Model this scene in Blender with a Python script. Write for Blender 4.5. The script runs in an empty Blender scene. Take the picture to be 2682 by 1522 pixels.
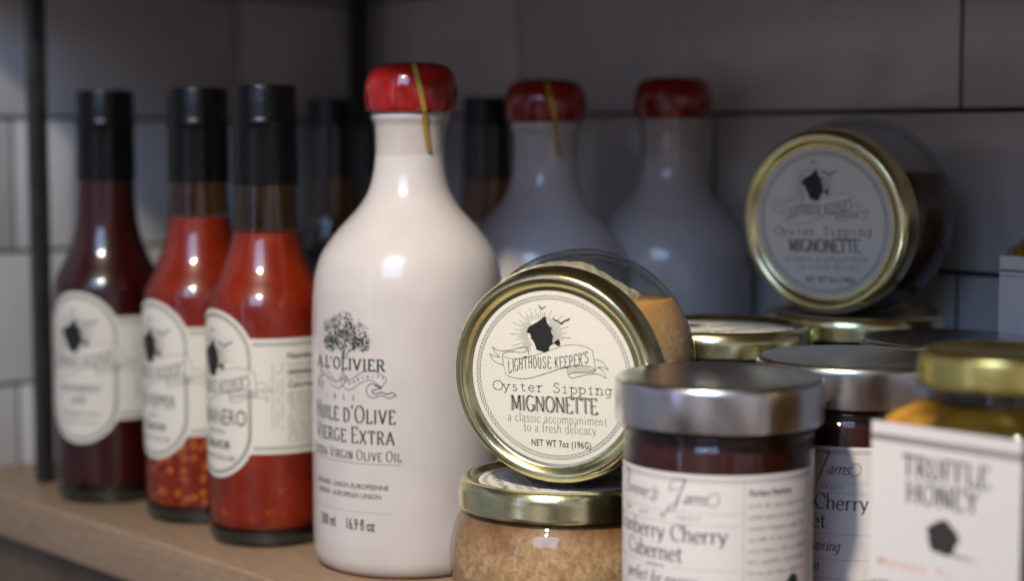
import bpy, bmesh, math, random
from math import sin, cos, pi, radians, atan2, sqrt, asin
from mathutils import Vector, Matrix
from mathutils.geometry import tessellate_polygon

# ------------------------------------------------------------------ camera
sc = bpy.context.scene
H = 0.189                                    # eye height above the shelf board
PITCH = math.atan(408 / 4600)
cam_d = bpy.data.cameras.new('camera'); cam = bpy.data.objects.new('camera', cam_d)
sc.collection.objects.link(cam)
cam.location = (0, 0, H)
cam.rotation_euler = (pi / 2 - PITCH, 0, 0)
cam_d.sensor_width = 36.0
cam_d.lens = 36.0 * 4600 / 2682
cam_d.clip_start = 0.01; cam_d.clip_end = 50
cam_d.dof.use_dof = True
cam_d.dof.focus_distance = 0.686
cam_d.dof.aperture_fstop = 4.2
cam_d.dof.aperture_blades = 9
sc.camera = cam

# ------------------------------------------------------------------ world and lamps
w = bpy.data.worlds.new('World'); sc.world = w; w.use_nodes = True
nt = w.node_tree; bg = nt.nodes['Background']
tc = nt.nodes.new('ShaderNodeTexCoord'); sep = nt.nodes.new('ShaderNodeSeparateXYZ')
ramp = nt.nodes.new('ShaderNodeValToRGB')
nt.links.new(tc.outputs['Generated'], sep.inputs[0])
mr = nt.nodes.new('ShaderNodeMapRange'); nt.links.new(sep.outputs['Z'], mr.inputs[0])
mr.inputs[1].default_value = -1; mr.inputs[2].default_value = 1
nt.links.new(mr.outputs[0], ramp.inputs[0])
e = ramp.color_ramp.elements
e[0].position = 0.25; e[0].color = (0.10, 0.075, 0.055, 1)
e[1].position = 0.80; e[1].color = (0.05, 0.048, 0.050, 1)
m_ = ramp.color_ramp.elements.new(0.50); m_.color = (0.34, 0.32, 0.32, 1)
m_ = ramp.color_ramp.elements.new(0.60); m_.color = (0.17, 0.165, 0.175, 1)
nz = nt.nodes.new('ShaderNodeTexNoise'); nz.inputs['Scale'].default_value = 2.6; nz.inputs['Detail'].default_value = 2
nt.links.new(tc.outputs['Generated'], nz.inputs['Vector'])
r2 = nt.nodes.new('ShaderNodeValToRGB'); nt.links.new(nz.outputs['Fac'], r2.inputs[0])
r2.color_ramp.elements[0].position = 0.38; r2.color_ramp.elements[0].color = (0.25, 0.22, 0.20, 1)
r2.color_ramp.elements[1].position = 0.60; r2.color_ramp.elements[1].color = (1.5, 1.5, 1.6, 1)
mx = nt.nodes.new('ShaderNodeMix'); mx.data_type = 'RGBA'; mx.blend_type = 'MULTIPLY'; mx.inputs[0].default_value = 1
nt.links.new(ramp.outputs[0], mx.inputs[6]); nt.links.new(r2.outputs[0], mx.inputs[7])
nt.links.new(mx.outputs[2], bg.inputs['Color'])
bg.inputs['Strength'].default_value = 1.1

def area(name, loc, target, size, power, color, shape='DISK', size_y=None, spread=180):
    l = bpy.data.lights.new(name, 'AREA'); l.shape = shape; l.size = size
    if size_y: l.size_y = size_y
    l.energy = power; l.color = color; l.spread = radians(spread)
    o = bpy.data.objects.new(name, l); sc.collection.objects.link(o)
    o.location = loc
    o.rotation_euler = (Vector(target) - Vector(loc)).to_track_quat('-Z', 'Y').to_euler()
    return o
area('ceiling_spot', (-0.30, -0.08, 0.93), (0.06, 0.70, 0.1), 0.075, 1.52, (1.0, 0.87, 0.67), spread=54)
area('window_light', (-0.62, -1.08, 1.26), (0.0, 0.8, 0.1), 0.95, 18.0, (0.42, 0.62, 1.0), 'RECTANGLE', 0.90)
area('side_streak_light', (-0.78, -0.02, 0.30), (-0.15, 0.85, 0.1), 0.07, 0.4, (0.42, 0.50, 1.0), 'RECTANGLE', 0.75)  # narrow blue strip lamp, added for the upright streak on the sauce bottles

vs = sc.view_settings
vs.view_transform = 'Standard'; vs.look = 'None'; vs.exposure = 0; vs.gamma = 1
sc.cycles.use_denoising = True
sc.cycles.max_bounces = 12; sc.cycles.transparent_max_bounces = 24
sc.cycles.caustics_refractive = False; sc.cycles.caustics_reflective = False
sc.cycles.sample_clamp_indirect = 4

# ------------------------------------------------------------------ materials
def new_mat(name):
    m = bpy.data.materials.new(name); m.use_nodes = True
    return m, m.node_tree, m.node_tree.nodes['Principled BSDF']

def setp(b, **k):
    names = dict(base='Base Color', rough='Roughness', metal='Metallic', coat='Coat Weight',
                 coatr='Coat Roughness', spec='Specular IOR Level', sss='Subsurface Weight', ior='IOR')
    for a, v in k.items():
        i = b.inputs[names[a]]
        i.default_value = (*v, 1) if isinstance(v, tuple) else v

def noise(nt, scale, detail=3, rough=0.5, stretch=None, kind='Object'):
    tc = nt.nodes.new('ShaderNodeTexCoord'); mp = nt.nodes.new('ShaderNodeMapping')
    nz = nt.nodes.new('ShaderNodeTexNoise')
    nt.links.new(tc.outputs[kind], mp.inputs[0]); nt.links.new(mp.outputs[0], nz.inputs['Vector'])
    if stretch: mp.inputs['Scale'].default_value = stretch
    nz.inputs['Scale'].default_value = scale; nz.inputs['Detail'].default_value = detail
    nz.inputs['Roughness'].default_value = rough
    return nz.outputs['Fac'], mp

def crange(nt, src, stops):
    r = nt.nodes.new('ShaderNodeValToRGB'); nt.links.new(src, r.inputs[0])
    el = r.color_ramp.elements
    while len(el) < len(stops): el.new(0.5)
    for x, (p, c) in zip(el, stops):
        x.position = p; x.color = (*c, 1) if len(c) == 3 else c
    return r.outputs[0]

def bump(nt, b, src, strength, dist=0.001):
    n = nt.nodes.new('ShaderNodeBump'); n.inputs['Strength'].default_value = strength
    n.inputs['Distance'].default_value = dist
    nt.links.new(src, n.inputs['Height']); nt.links.new(n.outputs[0], b.inputs['Normal'])

def mix(nt, fac, a, b, mode='MIX'):
    n = nt.nodes.new('ShaderNodeMix'); n.data_type = 'RGBA'; n.blend_type = mode
    for s, v in ((0, fac), (6, a), (7, b)):
        if hasattr(v, 'is_linked'): nt.links.new(v, n.inputs[s])
        else: n.inputs[s].default_value = v if s == 0 else (*v, 1)
    return n.outputs[2]

def simple(name, base, rough, metal=0.0, coat=0.0, var=0.0, vscale=300, bmp=0.0, bscale=900, spec=0.5):
    m, nt, b = new_mat(name)
    setp(b, base=base, rough=rough, metal=metal, coat=coat, spec=spec)
    if var:
        f, _ = noise(nt, vscale)
        c = crange(nt, f, [(0.3, tuple(x * (1 - var) for x in base)), (0.7, tuple(min(1, x * (1 + var)) for x in base))])
        nt.links.new(c, b.inputs['Base Color'])
    if bmp:
        f, _ = noise(nt, bscale, 4); bump(nt, b, f, bmp)
    return m

M = {}
M['ceramic'] = simple('glazed_ceramic', (0.60, 0.56, 0.545), 0.20, coat=0.35, var=0.045, vscale=45, bmp=0.35, bscale=42)
M['red'] = simple('red_wax', (0.27, 0.007, 0.006), 0.15, coat=0.6, var=0.22, vscale=120, bmp=0.4, bscale=110)
M['black_cap'] = simple('black_plastic', (0.003, 0.003, 0.0035), 0.25, spec=0.35, bmp=0.25, bscale=260)
M['paper'] = simple('cream_paper', (0.72, 0.69, 0.60), 0.75, var=0.03, vscale=900, bmp=0.25, bscale=1800)
M['paper_white'] = simple('white_paper', (0.72, 0.69, 0.68), 0.55, var=0.02, vscale=500, bmp=0.12, bscale=1200)
M['ink'] = simple('black_ink', (0.012, 0.011, 0.013), 0.6)
M['ink_grey'] = simple('grey_ink', (0.10, 0.10, 0.10), 0.6)
M['ink_soft'] = simple('soft_grey_ink', (0.30, 0.29, 0.28), 0.6)
M['ink_green'] = simple('green_black_ink', (0.024, 0.042, 0.024), 0.5)
M['ink_pink'] = simple('salmon_ink', (0.75, 0.30, 0.24), 0.6)
M['ink_taupe'] = simple('taupe_ink', (0.26, 0.22, 0.22), 0.6)
M['truffle'] = simple('truffle_print', (0.035, 0.030, 0.030), 0.7, var=0.6, vscale=900)
M['strip'] = simple('gold_strip', (0.42, 0.27, 0.04), 0.35, metal=0.35, var=0.15, vscale=200)
M['post'] = simple('dark_painted_steel', (0.030, 0.027, 0.026), 0.42, var=0.3, vscale=80, bmp=0.1, bscale=300)
M['dark_wood'] = simple('dark_stained_wood', (0.12, 0.078, 0.048), 0.6, var=0.3, vscale=30)
M['grout'] = simple('dark_grout', (0.035, 0.033, 0.034), 0.9, var=0.3, vscale=200)
M['base_glass'] = simple('thick_glass_base', (0.010, 0.014, 0.011), 0.08, coat=0.5)

def metal(name, base, rough, streak=0.10):
    m, nt, b = new_mat(name); setp(b, base=base, rough=rough, metal=1.0)
    f, _ = noise(nt, 120, 5, 0.7)
    c = crange(nt, f, [(0.3, tuple(x * (1 - streak) for x in base)), (0.7, tuple(min(1, x * (1 + streak)) for x in base))])
    nt.links.new(c, b.inputs['Base Color'])
    f2, _ = noise(nt, 60, 6, 0.75)
    r = nt.nodes.new('ShaderNodeMapRange'); nt.links.new(f2, r.inputs[0])
    r.inputs[1].default_value = 0.3; r.inputs[2].default_value = 0.75
    r.inputs[3].default_value = rough * 0.9; r.inputs[4].default_value = rough * 1.2
    nt.links.new(r.outputs[0], b.inputs['Roughness'])
    f3, _ = noise(nt, 900, 3); bump(nt, b, f3, 0.04)
    return m
M['gold'] = metal('gold_lacquered_tin', (0.78, 0.74, 0.42), 0.20)
M['gold_dark'] = metal('gold_lacquered_tin_lip', (0.74, 0.62, 0.20), 0.26)
M['silver'] = metal('brushed_silver_tin', (0.72, 0.71, 0.73), 0.24, 0.06)

def thin_glass(name, tint=(0.93, 0.95, 0.95), edge=(0.55, 0.60, 0.60), rough=0.03, bmp=0.0):
    m = bpy.data.materials.new(name); m.use_nodes = True; nt = m.node_tree
    nt.nodes.remove(nt.nodes['Principled BSDF']); out = nt.nodes['Material Output']
    tr = nt.nodes.new('ShaderNodeBsdfTransparent'); gl = nt.nodes.new('ShaderNodeBsdfGlossy')
    gl.inputs['Roughness'].default_value = rough
    # two-sided Schlick reflectance, the same from inside and outside
    ge = nt.nodes.new('ShaderNodeNewGeometry'); dot = nt.nodes.new('ShaderNodeVectorMath'); dot.operation = 'DOT_PRODUCT'
    nt.links.new(ge.outputs['Normal'], dot.inputs[0]); nt.links.new(ge.outputs['Incoming'], dot.inputs[1])
    def mth(op, x, y=None):
        n = nt.nodes.new('ShaderNodeMath'); n.operation = op; n.use_clamp = op in ('SUBTRACT', 'MULTIPLY_ADD')
        for i, v in enumerate((x, y)):
            if v is None: continue
            if hasattr(v, 'is_linked'): nt.links.new(v, n.inputs[i])
            else: n.inputs[i].default_value = v
        return n.outputs[0]
    # (edge tint: the longer path through the glass wall)
    g = mth('SUBTRACT', 1.0, mth('ABSOLUTE', dot.outputs['Value']))
    fres = mth('ADD', mth('MULTIPLY', mth('POWER', g, 5.0), 0.92), 0.05)
    c = mix(nt, mth('POWER', g, 4.0), tint, edge); nt.links.new(c, tr.inputs['Color'])
    ms = nt.nodes.new('ShaderNodeMixShader')
    nt.links.new(fres, ms.inputs[0]); nt.links.new(tr.outputs[0], ms.inputs[1]); nt.links.new(gl.outputs[0], ms.inputs[2])
    nt.links.new(ms.outputs[0], out.inputs['Surface'])
    if bmp:
        f, _ = noise(nt, 70, 4); n = nt.nodes.new('ShaderNodeBump'); n.inputs['Strength'].default_value = bmp
        n.inputs['Distance'].default_value = 0.001; nt.links.new(f, n.inputs['Height'])
        nt.links.new(n.outputs[0], gl.inputs['Normal'])
    return m
M['glass'] = thin_glass('clear_glass', (0.955, 0.965, 0.965), (0.42, 0.46, 0.46), bmp=0.32)
M['film'] = thin_glass('shrink_film', (0.96, 0.95, 0.94), (0.90, 0.88, 0.87), 0.10, 0.55)
M['amber_film'] = thin_glass('amber_residue', (0.66, 0.40, 0.12), (0.30, 0.16, 0.05), 0.06, 0.2)

def tile_mat():
    m, nt, b = new_mat('glazed_white_tile'); setp(b, rough=0.18, coat=0.15)
    f, _ = noise(nt, 9, 3)
    c = crange(nt, f, [(0.3, (0.60, 0.585, 0.56)), (0.7, (0.74, 0.725, 0.70))])
    nt.links.new(c, b.inputs['Base Color'])
    f2, _ = noise(nt, 26, 3); bump(nt, b, f2, 0.25, 0.002)
    return m
M['tile'] = tile_mat()

def wood_mat():
    m, nt, b = new_mat('oak_shelf'); setp(b, rough=0.42)
    f, mp = noise(nt, 22, 6, 0.65, (1.6, 22, 30))
    c = crange(nt, f, [(0.25, (0.20, 0.125, 0.070)), (0.5, (0.32, 0.21, 0.125)), (0.78, (0.44, 0.31, 0.195))])
    f2, mp2 = noise(nt, 90, 4, 0.6, (1.2, 18, 18))
    c2 = mix(nt, 0.45, c, crange(nt, f2, [(0.35, (0.16, 0.10, 0.06)), (0.6, (0.45, 0.32, 0.22))]))
    nt.links.new(c2, b.inputs['Base Color']); bump(nt, b, f2, 0.12)
    return m
M['wood'] = wood_mat()

def sauce(name, dark, mid, speck=None, dens=0.0):
    m, nt, b = new_mat(name); setp(b, rough=0.35, coat=0.0, spec=0.3)
    f, _ = noise(nt, 45, 5, 0.6)
    col = crange(nt, f, [(0.3, dark), (0.65, mid)])
    if speck:
        tc = nt.nodes.new('ShaderNodeTexCoord'); vo = nt.nodes.new('ShaderNodeTexVoronoi')
        vo.inputs['Scale'].default_value = 205
        nt.links.new(tc.outputs['Object'], vo.inputs['Vector'])
        s = crange(nt, vo.outputs['Distance'], [(0.15, (1, 1, 1)), (0.46, (0, 0, 0))])
        # seeds have sunk: they only lie near the bottom of the bottle
        sp = nt.nodes.new('ShaderNodeSeparateXYZ'); nt.links.new(tc.outputs['Object'], sp.inputs[0])
        mr = nt.nodes.new('ShaderNodeMapRange'); nt.links.new(sp.outputs['Z'], mr.inputs[0])
        mr.inputs[1].default_value = 0.075 if dens > 0.6 else 0.034
        mr.inputs[2].default_value = 0.045 if dens > 0.6 else 0.010
        f3, _ = noise(nt, 110, 2)
        r3 = crange(nt, f3, [(0.60 - dens * 0.25, (0, 0, 0)), (0.72 - dens * 0.25, (1, 1, 1))])
        k = mix(nt, 1.0, s, r3, 'MULTIPLY')
        k2 = mix(nt, 1.0, k, mr.outputs[0], 'MULTIPLY')
        col = mix(nt, k2, col, speck)
    nt.links.new(col, b.inputs['Base Color'])
    return m
M['sauce_dark'] = sauce('plum_red_sauce', (0.022, 0.001, 0.0012), (0.045, 0.003, 0.002))
M['sauce_red'] = sauce('red_pepper_sauce', (0.16, 0.006, 0.0010), (0.27, 0.020, 0.0020), (0.62, 0.19, 0.02), 0.9)
M['sauce_orange'] = sauce('orange_red_sauce', (0.16, 0.006, 0.0010), (0.28, 0.021, 0.0020), (0.55, 0.17, 0.02), 0.35)
M['sauce_brown'] = sauce('dark_brown_sauce', (0.020, 0.009, 0.004), (0.045, 0.018, 0.006))
M['jam'] = sauce('dark_cherry_jam', (0.016, 0.003, 0.002), (0.040, 0.007, 0.004))
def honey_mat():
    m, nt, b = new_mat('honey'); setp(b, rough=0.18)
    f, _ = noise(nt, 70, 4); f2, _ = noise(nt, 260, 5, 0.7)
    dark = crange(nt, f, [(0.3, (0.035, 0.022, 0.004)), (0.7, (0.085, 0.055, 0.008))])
    lit_orange = crange(nt, f2, [(0.3, (0.34, 0.13, 0.012)), (0.7, (0.75, 0.38, 0.06))])  # orange as if light glowed through the honey, painted into one side
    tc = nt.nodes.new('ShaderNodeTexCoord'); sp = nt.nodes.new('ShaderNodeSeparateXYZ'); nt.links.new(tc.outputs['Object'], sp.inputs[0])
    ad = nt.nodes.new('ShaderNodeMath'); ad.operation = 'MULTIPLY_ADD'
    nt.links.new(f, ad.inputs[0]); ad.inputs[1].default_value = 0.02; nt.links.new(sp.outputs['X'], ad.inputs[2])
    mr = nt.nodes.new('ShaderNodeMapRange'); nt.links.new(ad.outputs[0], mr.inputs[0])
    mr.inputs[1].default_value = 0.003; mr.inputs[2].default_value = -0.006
    nt.links.new(mix(nt, mr.outputs[0], dark, lit_orange), b.inputs['Base Color'])
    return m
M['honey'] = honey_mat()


def shallot(name, axis, lo, hi, amber, solid=((0.32, 0.17, 0.070), (0.52, 0.33, 0.165), (0.66, 0.47, 0.27))):
    m, nt, b = new_mat(name); setp(b, rough=0.4, spec=0.3)
    f, _ = noise(nt, 330, 6, 0.72)
    c = crange(nt, f, [(0.3, solid[0]), (0.5, solid[1]), (0.7, solid[2])])
    tcv = nt.nodes.new('ShaderNodeTexCoord'); vo = nt.nodes.new('ShaderNodeTexVoronoi'); vo.inputs['Scale'].default_value = 560
    vo.inputs['Randomness'].default_value = 1.0
    nt.links.new(tcv.outputs['Object'], vo.inputs['Vector'])
    sv = nt.nodes.new('ShaderNodeSeparateColor'); nt.links.new(vo.outputs['Color'], sv.inputs[0])
    chips = crange(nt, sv.outputs[0], [(0.1, tuple(x * .7 for x in solid[0])), (0.55, solid[1]), (0.95, tuple(min(1, x * 1.15) for x in solid[2]))])
    c = mix(nt, 0.30, c, chips)
    f2, _ = noise(nt, 60, 4, 0.6)
    c = mix(nt, crange(nt, f2, [(0.35, (0.0, 0.0, 0.0)), (0.7, (0.5, 0.5, 0.5))]), c, (0.24, 0.12, 0.05))
    tc = nt.nodes.new('ShaderNodeTexCoord'); sp = nt.nodes.new('ShaderNodeSeparateXYZ')
    nt.links.new(tc.outputs['Object'], sp.inputs[0])
    ad = nt.nodes.new('ShaderNodeMath'); ad.operation = 'MULTIPLY_ADD'
    nt.links.new(f2, ad.inputs[0]); ad.inputs[1].default_value = 0.010
    nt.links.new(sp.outputs[axis], ad.inputs[2])
    mr = nt.nodes.new('ShaderNodeMapRange'); nt.links.new(ad.outputs[0], mr.inputs[0])
    mr.inputs[1].default_value = lo + 0.005; mr.inputs[2].default_value = hi + 0.005
    c = mix(nt, mr.outputs[0], c, amber)
    nt.links.new(c, b.inputs['Base Color']); bump(nt, b, f, 0.5, 0.0008)
    b.inputs['Subsurface Weight'].default_value = 0.75 if axis == 'Y' else 0.3
    b.inputs['Subsurface Radius'].default_value = (1.0, 0.55, 0.28); b.inputs['Subsurface Scale'].default_value = 0.016 if axis == 'Y' else 0.004
    return m
M['shallot'] = shallot('minced_shallot_in_vinegar', 'Z', 0.030, 0.044, (0.15, 0.055, 0.014))
M['shallot_lying'] = shallot('minced_shallot_in_amber_vinegar', 'Y', 0.012, 0.026, (0.42, 0.23, 0.075),
                             ((0.34, 0.19, 0.09), (0.52, 0.33, 0.18), (0.64, 0.44, 0.27)))
M['shallot_pale'] = simple('pale_floating_shallot', (0.50, 0.45, 0.33), 0.6, var=0.3, vscale=500, bmp=0.6, bscale=700)
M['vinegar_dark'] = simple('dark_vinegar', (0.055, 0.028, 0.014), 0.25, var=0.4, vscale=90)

# ------------------------------------------------------------------ object helpers
C = sc.collection
def link(name, me, mats, parent=None, loc=None):
    me.name = name
    for m in (mats if isinstance(mats, (list, tuple)) else [mats]): me.materials.append(M[m])
    o = bpy.data.objects.new(name, me); C.objects.link(o)
    if parent: o.parent = parent
    if loc: o.location = loc
    return o

def thing(name, label, cat, loc=(0, 0, 0), rz=0.0, group=None):
    o = bpy.data.objects.new(name, None); C.objects.link(o)
    o.empty_display_size = 0.02
    o.location = loc; o.rotation_euler = (0, 0, rz)
    o['label'] = label; o['category'] = cat
    if group: o['group'] = group
    return o

def copy_tree(o, parent=None):
    kids = list(o.children)
    c = o.copy(); C.objects.link(c)
    if parent is not None: c.parent = parent
    for k in kids: copy_tree(k, c)
    return c

def retag(o, label, group=None):
    o['label'] = label
    if group: o['group'] = group

def lathe(profile, seg=96, smooth=True, angle=35, wob=None):
    bm = bmesh.new(); rings = []
    for r, z in profile:
        if r < 1e-7: rings.append([bm.verts.new((0, 0, z))])
        else:
            ring = []
            for i in range(seg):
                a = 2 * pi * i / seg; dx = wob(z) if wob else 0
                ring.append(bm.verts.new((r * cos(a) + dx, r * sin(a), z)))
            rings.append(ring)
    for A, B in zip(rings, rings[1:]):
        if len(A) == 1 and len(B) == 1: continue
        for i in range(seg):
            j = (i + 1) % seg
            if len(A) == 1: bm.faces.new((A[0], B[j], B[i]))
            elif len(B) == 1: bm.faces.new((A[i], A[j], B[0]))
            else: bm.faces.new((A[i], A[j], B[j], B[i]))
    bmesh.ops.recalc_face_normals(bm, faces=bm.faces)
    me = bpy.data.meshes.new('lathe'); bm.to_mesh(me); bm.free()
    if smooth:
        for p in me.polygons: p.use_smooth = True
        me.set_sharp_from_angle(angle=radians(angle))
    return me

def smooth_profile(pts, n=6):
    out = []
    P = [pts[0]] + list(pts) + [pts[-1]]
    for i in range(1, len(P) - 2):
        p0, p1, p2, p3 = P[i - 1], P[i], P[i + 1], P[i + 2]
        for k in range(n):
            t = k / n
            out.append(tuple(0.5 * ((2 * p1[c]) + (-p0[c] + p2[c]) * t + (2 * p0[c] - 5 * p1[c] + 4 * p2[c] - p3[c]) * t * t
                                    + (-p0[c] + 3 * p1[c] - 3 * p2[c] + p3[c]) * t ** 3) for c in (0, 1)))
    out.append(tuple(pts[-1]))
    return out

def box_bm(bm, lo, hi):
    v = [bm.verts.new((x, y, z)) for z in (lo[2], hi[2]) for y in (lo[1], hi[1]) for x in (lo[0], hi[0])]
    for f in ((0, 2, 3, 1), (4, 5, 7, 6), (0, 1, 5, 4), (1, 3, 7, 5), (3, 2, 6, 7), (2, 0, 4, 6)):
        bm.faces.new([v[i] for i in f])

def boxes(lst, bev=0.0, seg=2):
    bm = bmesh.new()
    for lo, hi in lst: box_bm(bm, lo, hi)
    if bev: bmesh.ops.bevel(bm, geom=list(bm.edges), offset=bev, segments=seg, affect='EDGES', profile=0.5)
    me = bpy.data.meshes.new('box'); bm.to_mesh(me); bm.free()
    if bev:
        for p in me.polygons: p.use_smooth = True
        me.set_sharp_from_angle(angle=radians(40))
    return me

# ------------------------------------------------------------------ flat artwork (built as real ink faces)
class Art:
    """Collects polygons in label units (metres); each has a material slot and a layer."""
    def __init__(s): s.V = []; s.F = []
    def _add(s, vs, fs, mat, layer):
        o = len(s.V); s.V += [(x, y, layer) for x, y in vs]
        s.F += [([i + o for i in f], mat) for f in fs]
    def poly(s, pts, mat=1, layer=1):
        tr = tessellate_polygon([[Vector((x, y, 0)) for x, y in pts]])
        s._add(pts, [list(t) for t in tr], mat, layer)
    def stroke(s, pts, wd, mat=1, layer=1, thin=None, nib=0.4, smooth=False, closed=False, step=0.0015, taper=False):
        pts = list(pts)
        if closed: pts.append(pts[0])
        if smooth and len(pts) > 2: pts = smooth_profile(pts, 8)
        q = [pts[0]]
        for a, b in zip(pts, pts[1:]):
            n = max(1, int(math.hypot(b[0] - a[0], b[1] - a[1]) / step))
            for k in range(1, n + 1): q.append((a[0] + (b[0] - a[0]) * k / n, a[1] + (b[1] - a[1]) * k / n))
        n = len(q); L = []; R = []
        for i, (x, y) in enumerate(q):
            a = q[max(0, i - 1)]; b = q[min(n - 1, i + 1)]
            dx, dy = b[0] - a[0], b[1] - a[1]; l = math.hypot(dx, dy) or 1e-9
            ww = wd
            if thin is not None: ww = thin + (wd - thin) * abs(sin(atan2(dy, dx) - nib)) ** 1.3
            if taper: ww *= max(0.15, sin(pi * (i + 0.3) / (n - 0.4)))
            nx, ny = -dy / l * ww / 2, dx / l * ww / 2
            L.append((x + nx, y + ny)); R.append((x - nx, y - ny))
        s._add(L + R, [[i, i + n, i + 1 + n, i + 1] for i in range(n - 1)], mat, layer)
    def lines(s, pts, wd, **k):
        for a, b in zip(pts, pts[1:]): s.stroke([a, b], wd, **k)
    def ellipse(s, cx, cy, rx, ry, mat=1, layer=1, n=40):
        s.poly([(cx + rx * cos(2 * pi * i / n), cy + ry * sin(2 * pi * i / n)) for i in range(n)], mat, layer)
    def ring(s, cx, cy, rx, ry, wd, mat=1, layer=1, n=120):
        s.stroke([(cx + rx * cos(2 * pi * i / n), cy + ry * sin(2 * pi * i / n)) for i in range(n + 1)], wd, mat, layer, step=1)
    def text(s, body, x, y, size, xs=1.0, align='CENTER', bold=0.0, shear=0.0, mat=1, layer=1, space=1.0, rot=0.0):
        vs, fs = text_mesh(body, bold, shear, space)
        if not vs: return
        x0 = min(v[0] for v in vs); x1 = max(v[0] for v in vs)
        off = {'CENTER': -(x0 + x1) / 2, 'LEFT': -x0, 'RIGHT': -x1}[align]
        c, sn = cos(rot), sin(rot); out = []
        for vx, vy in vs:
            a, b = (vx + off) * size * xs, vy * size
            out.append((x + a * c - b * sn, y + a * sn + b * c))
        s._add(out, fs, mat, layer)
    def glyphs(s, body, x, y, h, font, wd, thin=None, nib=0.35, xs=1.0, align='CENTER', serif=0.0, space=0.12,
               small=None, mono=None, mat=1, layer=1, shear=0.0, warp=None, taper=False):
        """stroke-drawn lettering: width follows the pen angle; serif = half length of the foot strokes"""
        X = 0.0; put = []
        for ch in body:
            sc_ = 1.0; g = ch
            if small is not None and ch.islower(): g = ch.upper(); sc_ = small
            if g not in font: X += (mono or 0.38) ; continue
            wdt, strokes, serifs = font[g]
            ox = X + ((mono - wdt) / 2 if mono else 0)
            put.append((g, ox, sc_)); X += mono if mono else wdt * sc_ + space
        tot = X - (0 if mono else space)
        o = {'CENTER': -tot / 2, 'LEFT': 0, 'RIGHT': -tot}[align]
        def T(px, py, ox, k):
            a, b = (ox + px * k + o) * h * xs, py * k * h
            p = (a + shear * b, b)
            if warp: return warp(x + p[0], y + p[1])
            return (x + p[0], y + p[1])
        for g, ox, k in put:
            wdt, strokes, serifs = font[g]
            for st in strokes:
                kind, pts = st[0], st[1]
                q = [T(px, py, ox, k) for px, py in pts]
                if kind == 'c': s.stroke(q, wd * h, mat, layer, thin=None if thin is None else thin * h, nib=nib, smooth=True, step=h * 0.12, taper=taper)
                else:
                    for a, b in zip(q, q[1:]):
                        s.stroke([a, b], wd * h, mat, layer, thin=None if thin is None else thin * h, nib=nib, step=h * 0.3)
            if serif:
                for px, py in serifs:
                    s.stroke([T(px - serif / k ** 0.3, py, ox, k), T(px + serif / k ** 0.3, py, ox, k)],
                             (thin if thin is not None else wd) * h, mat, layer, step=h * 0.3)
    def split(s, dx):
        """cut wide faces into vertical strips so that they can follow a round wall"""
        V2 = []; F2 = []
        def clip(P, x, keep_less):
            out = []
            for i in range(len(P)):
                a, b = P[i], P[(i + 1) % len(P)]
                ia = a[0] <= x if keep_less else a[0] >= x; ib = b[0] <= x if keep_less else b[0] >= x
                if ia: out.append(a)
                if ia != ib:
                    t = (x - a[0]) / (b[0] - a[0]); out.append((x, a[1] + (b[1] - a[1]) * t, a[2]))
            return out
        for f, m in s.F:
            P = [s.V[i] for i in f]; x0 = min(p[0] for p in P); x1 = max(p[0] for p in P)
            if x1 - x0 <= dx * 1.01: pieces = [P]
            else:
                pieces = []; k = math.floor(x0 / dx)
                while k * dx < x1:
                    Q = clip(clip(P, k * dx, False), (k + 1) * dx, True)
                    if len(Q) > 2: pieces.append(Q)
                    k += 1
            for Q in pieces:
                o = len(V2); V2 += Q; F2.append((list(range(o, o + len(Q))), m))
        s.V, s.F = V2, F2
        return s
    def mesh(s, mapping, gap=0.00004):
        me = bpy.data.meshes.new('art')
        me.from_pydata([mapping(x, y, l * gap) for x, y, l in s.V], [], [f for f, _ in s.F])
        for p, (_, m) in zip(me.polygons, s.F): p.material_index = m
        return me

_tc = {}
def text_mesh(body, bold, shear, space):
    k = (body, bold, shear, space)
    if k not in _tc:
        cu = bpy.data.curves.new('t', 'FONT'); cu.body = body; cu.size = 1.0; cu.resolution_u = 3
        cu.offset = bold; cu.shear = shear; cu.space_character = space; cu.fill_mode = 'FRONT'
        o = bpy.data.objects.new('t', cu); C.objects.link(o)
        dg = bpy.context.evaluated_depsgraph_get()
        me = bpy.data.meshes.new_from_object(o.evaluated_get(dg))
        _tc[k] = ([(v.co.x, v.co.y) for v in me.vertices], [list(p.vertices) for p in me.polygons])
        bpy.data.objects.remove(o); bpy.data.curves.remove(cu); bpy.data.meshes.remove(me)
    return _tc[k]

def arc(cx, cy, rx, ry, a0, a1, n=12):
    return [(cx + rx * cos(radians(a0 + (a1 - a0) * i / n)), cy + ry * sin(radians(a0 + (a1 - a0) * i / n))) for i in range(n + 1)]

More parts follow.
